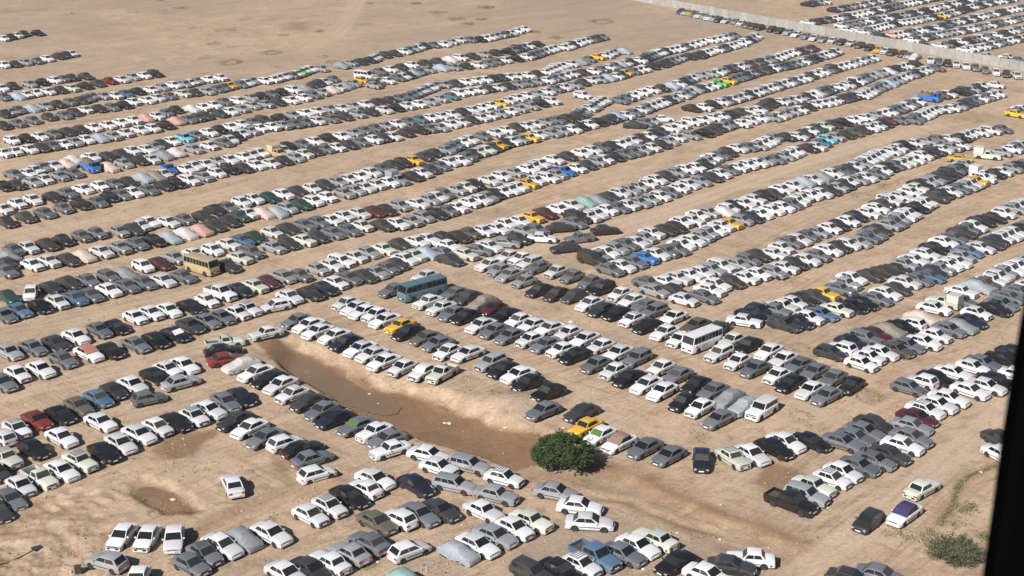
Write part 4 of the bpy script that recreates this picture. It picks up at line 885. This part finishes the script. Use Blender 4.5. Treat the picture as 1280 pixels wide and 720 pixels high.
# muddy water standing in the ditch
wpts = [(330,438),(350,438),(372,445),(398,454),(420,469),(438,476),(461,491),(478,493),(492,499),(503,508),(498,516),(482,520),(470,518),(460,515),(440,508),(412,496),(392,484),(378,474),(360,464),(348,455),(330,444)]
wz = DZ+.05
WP = poly_px(wpts, wz); P2 = []
for i in range(len(WP)):
    a = WP[i]; b = WP[(i+1) % len(WP)]
    for k in range(4): P2.append(a+(b-a)*k/4+rng.normal(0, .12, 2))
wm_ = bpy.data.meshes.new('water'); wm_.from_pydata([(p[0], p[1], wz) for p in P2], [], [tuple(range(len(P2)))])
wmat = mat('muddy_water', (.13, .085, .052), .3, spec=.3); N, Lk, B = nodes(wmat); bp = N.new('ShaderNodeBump'); bp.inputs['Strength'].default_value = .15; bp.inputs['Distance'].default_value = .02
ge = N.new('ShaderNodeNewGeometry'); Lk.new(noise(N, Lk, ge.outputs['Position'], 1.5, 3, .5), bp.inputs['Height']); Lk.new(bp.outputs[0], B.inputs['Normal'])
Lk.new(ramp(N, Lk, noise(N, Lk, ge.outputs['Position'], .25, 4, .6), [(.35, (.15, .102, .064)), (.7, (.18, .116, .070))]), B.inputs['Base Color'])
wm_.materials.append(wmat); tag(obj('water', wm_), kind='structure')

def gz(x, y): return float(height(np.array([[x]]), np.array([[y]]))[0, 0])
# lift every vehicle onto the ground under it
roots = [o for o in C.objects if o.parent is None and o.get('category')]
X_ = np.array([[o.location.x for o in roots]]); Y_ = np.array([[o.location.y for o in roots]]); Zs = height(X_, Y_)[0]
for o, z in zip(roots, Zs): o.location.z = float(z) if z > -.3 else 0.0

# ------------------------------------------------------------------ wall of concrete panels across the upper right
def wallpoint(x): 
    p0 = np.array(px(960, 31)); p1 = np.array(px(1280, 89)); return p0, p1
p0, p1 = wallpoint(0); wd = (p1-p0)/np.linalg.norm(p1-p0)
m_conc = mat('wall_concrete', (.40, .38, .34), .9); N, Lk, B = nodes(m_conc); oi = N.new('ShaderNodeObjectInfo'); ge = N.new('ShaderNodeNewGeometry')
cc = mixc(N, Lk, 1.0, ramp(N, Lk, noise(N, Lk, ge.outputs['Position'], .9, 6, .7), [(.3, (.25, .24, .225)), (.65, (.33, .32, .30))]), ramp(N, Lk, oi.outputs['Random'], [(0, g3(.84)), (1, g3(1.05))]), 'MULTIPLY'); Lk.new(cc, B.inputs['Base Color'])
wall = obj('perimeter_wall', None, loc=(p0[0], p0[1], 0), rz=math.atan2(wd[1], wd[0])); tag(wall, 'long pale concrete panel wall crossing the top right behind a line of cars', 'wall')
g = MB(); 
for k in range(4): g.box(.13, 2.37, -.035+.004*(k % 2), .035-.004*(k % 2), .03+k*.53, .03+k*.53+.52)
pm_ = g.mesh('wall_panel', [m_conc], smooth=False); g = MB(); g.box(-.125, .125, -.11, .11, 0, 2.25, tx=.02, ty=.02); pm2 = g.mesh('post', [m_conc], smooth=False)
g = MB(); g.box(.02, 2.48, -.06, .06, 2.155, 2.24); pm3 = g.mesh('coping', [m_conc], smooth=False)
for k in range(-46, 46):
    for nm_, me_ in (('wall_panel', pm_), ('post', pm2)):
        o = bpy.data.objects.new(nm_, me_); C.objects.link(o); o.parent = wall; o.location = (k*2.5, 0, -.05); o.rotation_euler = (random.gauss(0, .008), 0, 0)

# ------------------------------------------------------------------ tree and bush
def leafcloud(name, pts, size, mats, seed=1, flat=.0, parent=None):
    r = np.random.default_rng(seed); n_ = len(pts); s_ = size*r.uniform(.6, 1.4, n_)
    a = r.normal(size=(n_, 3)); a /= np.linalg.norm(a, axis=1)[:, None]; b = np.cross(a, r.normal(size=(n_, 3))); b /= np.linalg.norm(b, axis=1)[:, None]
    a *= s_[:, None]; b *= s_[:, None]*.5
    V_ = np.stack([pts-a, pts+b, pts+a, pts-b], 1).reshape(-1, 3)
    me = bpy.data.meshes.new(name); me.vertices.add(4*n_); me.vertices.foreach_set('co', V_.ravel()); me.loops.add(4*n_); me.loops.foreach_set('vertex_index', np.arange(4*n_, dtype=np.int32))
    me.polygons.add(n_); me.polygons.foreach_set('loop_start', np.arange(n_, dtype=np.int32)*4); me.polygons.foreach_set('loop_total', np.full(n_, 4, np.int32))
    for m_ in mats: me.materials.append(m_)
    me.polygons.foreach_set('material_index', r.integers(0, len(mats), n_).astype(np.int32)); me.update(calc_edges=True)
    return obj(name, me, parent)
def leafmat(nm, c): 
    m = mat(nm, c, .6, spec=.3); B = m.node_tree.nodes['Principled BSDF']; B.inputs['Transmission Weight'].default_value = 0
    return m
LF = [leafmat('leaf_dark', (.020, .038, .010)), leafmat('leaf_mid', (.036, .062, .016)), leafmat('leaf_light', (.068, .098, .028))]
M_bark = mat('bark', (.12, .085, .06), .9)
tx, ty = [float(v) for v in px(705, 586)]
tree = obj('tree', None, loc=(tx, ty, gz(tx, ty)-.1)); tag(tree, 'dense round dark green tree standing at the right end of the muddy ditch', 'tree')
r = np.random.default_rng(5); g = MB()
g.tube((0, 0, 0), (.05, .05, .9), .22, .17, 9); g.tube((.05, .05, .9), (.1, 0, 1.8), .17, .08, 8)
cl = []
for k in range(90):
    th = r.uniform(0, 6.283); ph = math.acos(r.uniform(-.35, 1)); rr = r.uniform(.3, 1.08)**.5*(.82+.3*vnoise(np.array([th*1.3]), np.array([ph*1.7]), 1.0, 8)[0])
    cx_, cy_, cz_ = 2.6*rr*math.sin(ph)*math.cos(th), 2.4*rr*math.sin(ph)*math.sin(th), 1.85+1.62*rr*math.cos(ph)
    cl.append((cx_, cy_, cz_, r.uniform(.38, .75)))
    if k < 16: g.tube((.05, .05, .9), (cx_*.75, cy_*.75, cz_*.85+.1), .07, .02, 6)
obj('trunk', g.mesh('trunk', [M_bark]), tree)
pts = []
for cx_, cy_, cz_, s_ in cl:
    n_ = int(640*s_/.55); d = r.normal(size=(n_, 3)); d /= np.linalg.norm(d, axis=1)[:, None]; d *= (s_*r.uniform(.35, 1.08, n_)**.6)[:, None]; d[:, 2] *= .8
    pts.append(d+np.array([cx_, cy_, cz_]))
for k in range(150):
    th = r.uniform(0, 6.283); ph = math.acos(r.uniform(-.6, 1)); dv = np.array([math.sin(ph)*math.cos(th)*2.65, math.sin(ph)*math.sin(th)*2.45, math.cos(ph)*1.65]); base_ = dv*r.uniform(.85, 1.0)+np.array([0, 0, 1.8]); ln = r.uniform(.35, 1.05)
    dd = dv/np.linalg.norm(dv)+np.array([0, 0, r.uniform(-.5, .5)]); t_ = r.uniform(0, 1, (45, 1)); pts.append(base_+dd*ln*t_+r.normal(size=(45, 3))*.10*(1.2-t_))
pts = np.concatenate(pts); pts = pts[pts[:, 2] > .04]; gap = vnoise(pts[:, 0]*1.0+50, pts[:, 1]+pts[:, 2]*1.7+50, .55, 90) > .22; pts = pts[gap]
leafcloud('crown', pts, .075, LF, 3, parent=tree)
# sparse shrub at the lower right
sx_, sy_ = [float(v) for v in px(1192, 700)]
bush = obj('bush', None, loc=(sx_, sy_, gz(sx_, sy_))); tag(bush, 'sparse spreading grey green bush at the lower right beside the dark frame', 'bush')
g = MB(); pts = []
for k in range(230):
    th = r.uniform(0, 6.283); ln = r.uniform(1.0, 2.75); up = r.uniform(.5, 1.75); a = Vector((r.normal()*.25, r.normal()*.25, 0)); e = Vector((math.cos(th)*ln*1.05, math.sin(th)*ln*.95, up))
    m_ = a.lerp(e, .55)+Vector((0, 0, .25)); g.tube(a, m_, .022, .014, 4); g.tube(m_, e, .014, .006, 4)
    for t in range(70):
        u = r.uniform(.3, 1.0); q_ = (a.lerp(m_, u/.55) if u < .55 else m_.lerp(e, (u-.55)/.45)); pts.append([q_.x+r.normal()*.12, q_.y+r.normal()*.12, max(.02, q_.z+r.normal()*.09)])
obj('branches', g.mesh('branches', [mat('dry_twig', (.22, .18, .13), .9)], smooth=False), bush)
leafcloud('foliage', np.array(pts), .075, [leafmat('shrub_grey', (.105, .105, .065)), leafmat('shrub_green', (.05, .066, .024)), leafmat('shrub_olive', (.075, .085, .036))], 8, parent=bush)

# ------------------------------------------------------------------ ground cover, stones, litter
pts = []
def cluster(x, y, rpx, ring, amt):
    cx, cy = px(x, y); rx = max(.5, rpx*math.hypot(cx, cy)/F); n_ = int(min(900, 160*amt*rx*rx))
    th = rng.uniform(0, 6.283, n_); rr = (np.clip(rng.normal(.8, .18, n_), 0, 1.3) if ring else rng.uniform(0, 1, n_)**.6)*rx
    p = np.stack([cx+rr*np.cos(th), cy+rr*np.sin(th)*1.25], 1); k = vnoise(p[:, 0], p[:, 1], .9, 41) > .42; return p[k]
for w in WEED: pts.append(cluster(*w))
R_ = poly_px(RILL)
for a, b in zip(R_[:-1], R_[1:]):
    n_ = int(60*np.linalg.norm(b-a)); t = rng.uniform(0, 1, (n_, 1)); pts.append(a+(b-a)*t+rng.normal(0, .2, (n_, 2)))
for x, y, n_ in ((1207,638,260),(1213,634,160),(1122,660,120),(1131,671,120),(1162,668,120),(1154,675,100),(1196,655,80),(1231,672,260),(1200,706,120)):
    cx, cy = px(x, y); pts.append(np.stack([cx+rng.normal(0, .45, n_), cy+rng.normal(0, .5, n_)], 1))
P = np.concatenate(pts); Z = height(P[:, 0], P[:, 1]); wp = np.column_stack([P, Z+rng.uniform(.0, .14, len(P))])
wo = leafcloud('weeds', wp, .085, [leafmat('weed_olive', (.10, .11, .04)), leafmat('weed_green', (.055, .095, .022)), leafmat('weed_dry', (.22, .19, .10))], 9); tag(wo, 'low patchy green weeds scattered over the sand', 'weeds', kind='stuff')
# stones
ns = 3600; u = rng.uniform(-20, 1290, ns); v = rng.uniform(380, 730, ns)**1.0; X, Y = px(u, v)
extra = []
for x, y, rx, ry, k in ((560,535,90,22,40),(400,470,60,12,20),(205,628,38,16,60),(215,560,36,14,120),(760,690,110,28,500),(850,668,60,16,300),(545,705,30,14,260),(220,585,40,12,160),(1180,690,50,26,200),(600,480,40,20,90),(100,690,60,24,260)):
    ex, ey = px(x+rng.normal(0, rx*.5, k), y+rng.normal(0, ry*.5, k)); extra.append(np.stack([ex, ey], 1))
Pn = np.concatenate([np.stack([X, Y], 1)]+extra); sdn = sdist(FLOOR, Pn[:, 0], Pn[:, 1]); Pn = Pn[(sdn > 0) | (rng.random(len(Pn)) < .12)]; ok = np.ones(len(Pn), bool)
Zn = height(Pn[:, 0], Pn[:, 1]); sz = np.clip(rng.lognormal(-3.0, .5, len(Pn)), .03, .18)
base = np.array([(1,0,0),(0,1,0),(-1,0,0),(0,-1,0),(0,0,.8),(0,0,-.6)], float); tri = np.array([(0,1,4),(1,2,4),(2,3,4),(3,0,4),(1,0,5),(2,1,5),(3,2,5),(0,3,5)])
Vs = (base[None]*sz[:, None, None]*rng.uniform(.6, 1.4, (len(Pn), 6, 1)))+np.column_stack([Pn, Zn])[:, None, :]
Fs = tri[None]+(np.arange(len(Pn))*6)[:, None, None]
sme = bpy.data.meshes.new('stones'); Vf = Vs.reshape(-1, 3); Ff = Fs.reshape(-1, 3); sme.vertices.add(len(Vf)); sme.vertices.foreach_set('co', Vf.ravel()); sme.loops.add(Ff.size); sme.loops.foreach_set('vertex_index', Ff.ravel().astype(np.int32)); sme.polygons.add(len(Ff)); sme.polygons.foreach_set('loop_start', np.arange(len(Ff), dtype=np.int32)*3); sme.polygons.foreach_set('loop_total', np.full(len(Ff), 3, np.int32))
for nm_, c_ in (('stone_brown', (.17, .115, .077)), ('stone_sand', (.33, .24, .17)), ('stone_pale', (.40, .32, .25)), ('stone_grey', (.19, .16, .137))): sme.materials.append(mat(nm_, c_, .9))
sme.polygons.foreach_set('material_index', np.repeat(rng.choice(4, len(Pn), p=[.3, .45, .1, .15]), 8).astype(np.int32)); sme.update(calc_edges=True); tag(obj('stones', sme), 'small stones and clods strewn over the sand', 'stones', kind='stuff')
# pieces of litter and the few odd things lying about
M_white = mat('white_litter', (.5, .48, .45), .6); M_mat = mat('dark_rubber_mat', (.035, .034, .032), .7)
def blob(s, seed):
    g = MB(); r_ = random.Random(seed); R = []
    for z, k in ((0, .8), (.35, 1.0), (.7, .6), (.8, .15)): R.append([(s*k*r_.uniform(.7, 1.2)*math.cos(a*1.0472), s*.8*k*r_.uniform(.7, 1.2)*math.sin(a*1.0472), s*z*.6) for a in range(6)])
    g.loft(R, close=True); return g.mesh('litter', [M_white], smooth=False)
for k, (x, y, s_, lb) in enumerate([(462,494,.22,'white scrap lying on the far edge of the ditch water'),(473,506,.14,'small white scrap on the mud at the right of the water'),(562,531,.36,'pale lump on the wet mud in the middle of the ditch'),(556,530,.24,'smaller pale lump beside the larger one on the ditch mud'),(632,541,.3,'pale lump at the right end of the ditch floor'),(229,549,.16,'white scrap on the brown patch by the left rows'),(216,621,.3,'pale scrap in the small mud pit'),(1035,636,.2,'white scrap in the lane beside the black pickup'),(1226,590,.28,'white scrap in the weedy rill at the right'),(804,712,.2,'white scrap beside the bottom double cab line'),(847,663,.2,'yellowish scrap on the gravel above the black sedan'),(900,670,.22,'pale scrap on the dry wash at lower right'),(830,380,.22,'white scrap in the lane above the white minibus'),(472,703,.2,'white scrap among the green weeds at the bottom'),(714,403,.5,'pale heap in the lane above the long slanting line'),(704,535,.2,'pale scrap beside the yellow sedan'),(626,541,.14,'tiny pale scrap at the ditch end'),(577,656,.15,'white scrap on the weeds in front of the grey sedan'),(302,638,.12,'small pale scrap beside the lone white sedan')]):
    X, Y = [float(q_) for q_ in px(x, y, -1.2 if 440 < x < 640 and y < 545 and y > 490 else 0)]
    o = obj('litter', blob(s_, k), loc=(X, Y, gz(X, Y)+.005), rz=k); tag(o, lb, 'litter', 'litter scattered on the sand')
X, Y = [float(q_) for q_ in px(47, 685)]; g = MB(); g.box(-.50, .50, -.36, .36, 0, .05); g.box(-.44, .44, -.30, .30, .05, .07)
o = obj('dark_mat', g.mesh('dark_mat', [M_mat], smooth=False), loc=(X, Y, gz(X, Y)+.10), rz=.62); tag(o, 'small dark rectangular mat at the end of the hose, lower left', 'mat')
pp = [px(*p) for p in ((-12,709),(8,703),(22,696),(34,690),(44,685))]; g = MB()
for a, b in zip(pp[:-1], pp[1:]):
    g.tube((float(a[0]), float(a[1]), gz(float(a[0]), float(a[1]))+.09), (float(b[0]), float(b[1]), gz(float(b[0]), float(b[1]))+.09), .05, .05, 6)
o = obj('hose', g.mesh('hose', [mat('hose_brown', (.07, .05, .04), .7)])); tag(o, 'dark hose running over the sand to the small dark mat', 'hose')
X, Y = [float(q_) for q_ in px(98, 717)]; g = MB(); g.box(-.28, .28, -.24, .24, 0, .62, tx=.02, ty=.02); g.box(-.31, .31, -.27, .27, .62, .68)
o = obj('dark_box', g.mesh('dark_box', [M_mat], smooth=False), loc=(X, Y, gz(X, Y)), rz=.3); tag(o, 'small dark box standing at the bottom edge, left of the silver hatchback', 'box')

# ------------------------------------------------------------------ the aircraft's own door frame, close to the camera on the right
def cam3(x, y, d):
    u = (x-640)/F*d; v = (360-y)/F*d
    return Vector((u, d*cp+v*sp, CH-d*sp+v*cp))
D0 = .75; inner = [(1308,300),(1295,385),(1284,450),(1269,545),(1256,640),(1244,725),(1226,860)]; g = MB(); R = []
for x, y in inner:
    a = cam3(x, y, D0); rgt = Vector((1, 0, 0)); bk = Vector((0, cp, -sp))
    R.append([tuple(a+bk*.004), tuple(a+rgt*.004), tuple(a+rgt*.115), tuple(a+rgt*.12+bk*.035), tuple(a+rgt*.01+bk*.035), tuple(a+bk*.02)])
g.loft(R, close=True); o = obj('door_frame', g.mesh('door_frame', [mat('black_rubber_trim', (.0015, .0015, .0015), 1.0, spec=0)]))
tag(o, "black out of focus edge of the aircraft's door frame at the right edge of view", 'door frame')
print('objects', len(bpy.data.objects))

# ------------------------------------------------------------------ thin dusty air
hz = bpy.data.meshes.new('haze'); g = MB(); g.box(-3700, 3700, -900, 6700, -4, CH+4); hz = g.mesh('haze', [], smooth=False)
hm = bpy.data.materials.new('dusty_air'); hm.use_nodes = True; N = hm.node_tree.nodes; N.clear(); out = N.new('ShaderNodeOutputMaterial'); pv = N.new('ShaderNodeVolumePrincipled')
pv.inputs['Density'].default_value = .00011; pv.inputs['Color'].default_value = (.80, .82, .86, 1); pv.inputs['Anisotropy'].default_value = .2; hm.node_tree.links.new(pv.outputs[0], out.inputs['Volume'])
hz.materials.append(hm); tag(obj('haze', hz), 'thin pale dusty air over the whole lot', 'haze', kind='stuff')
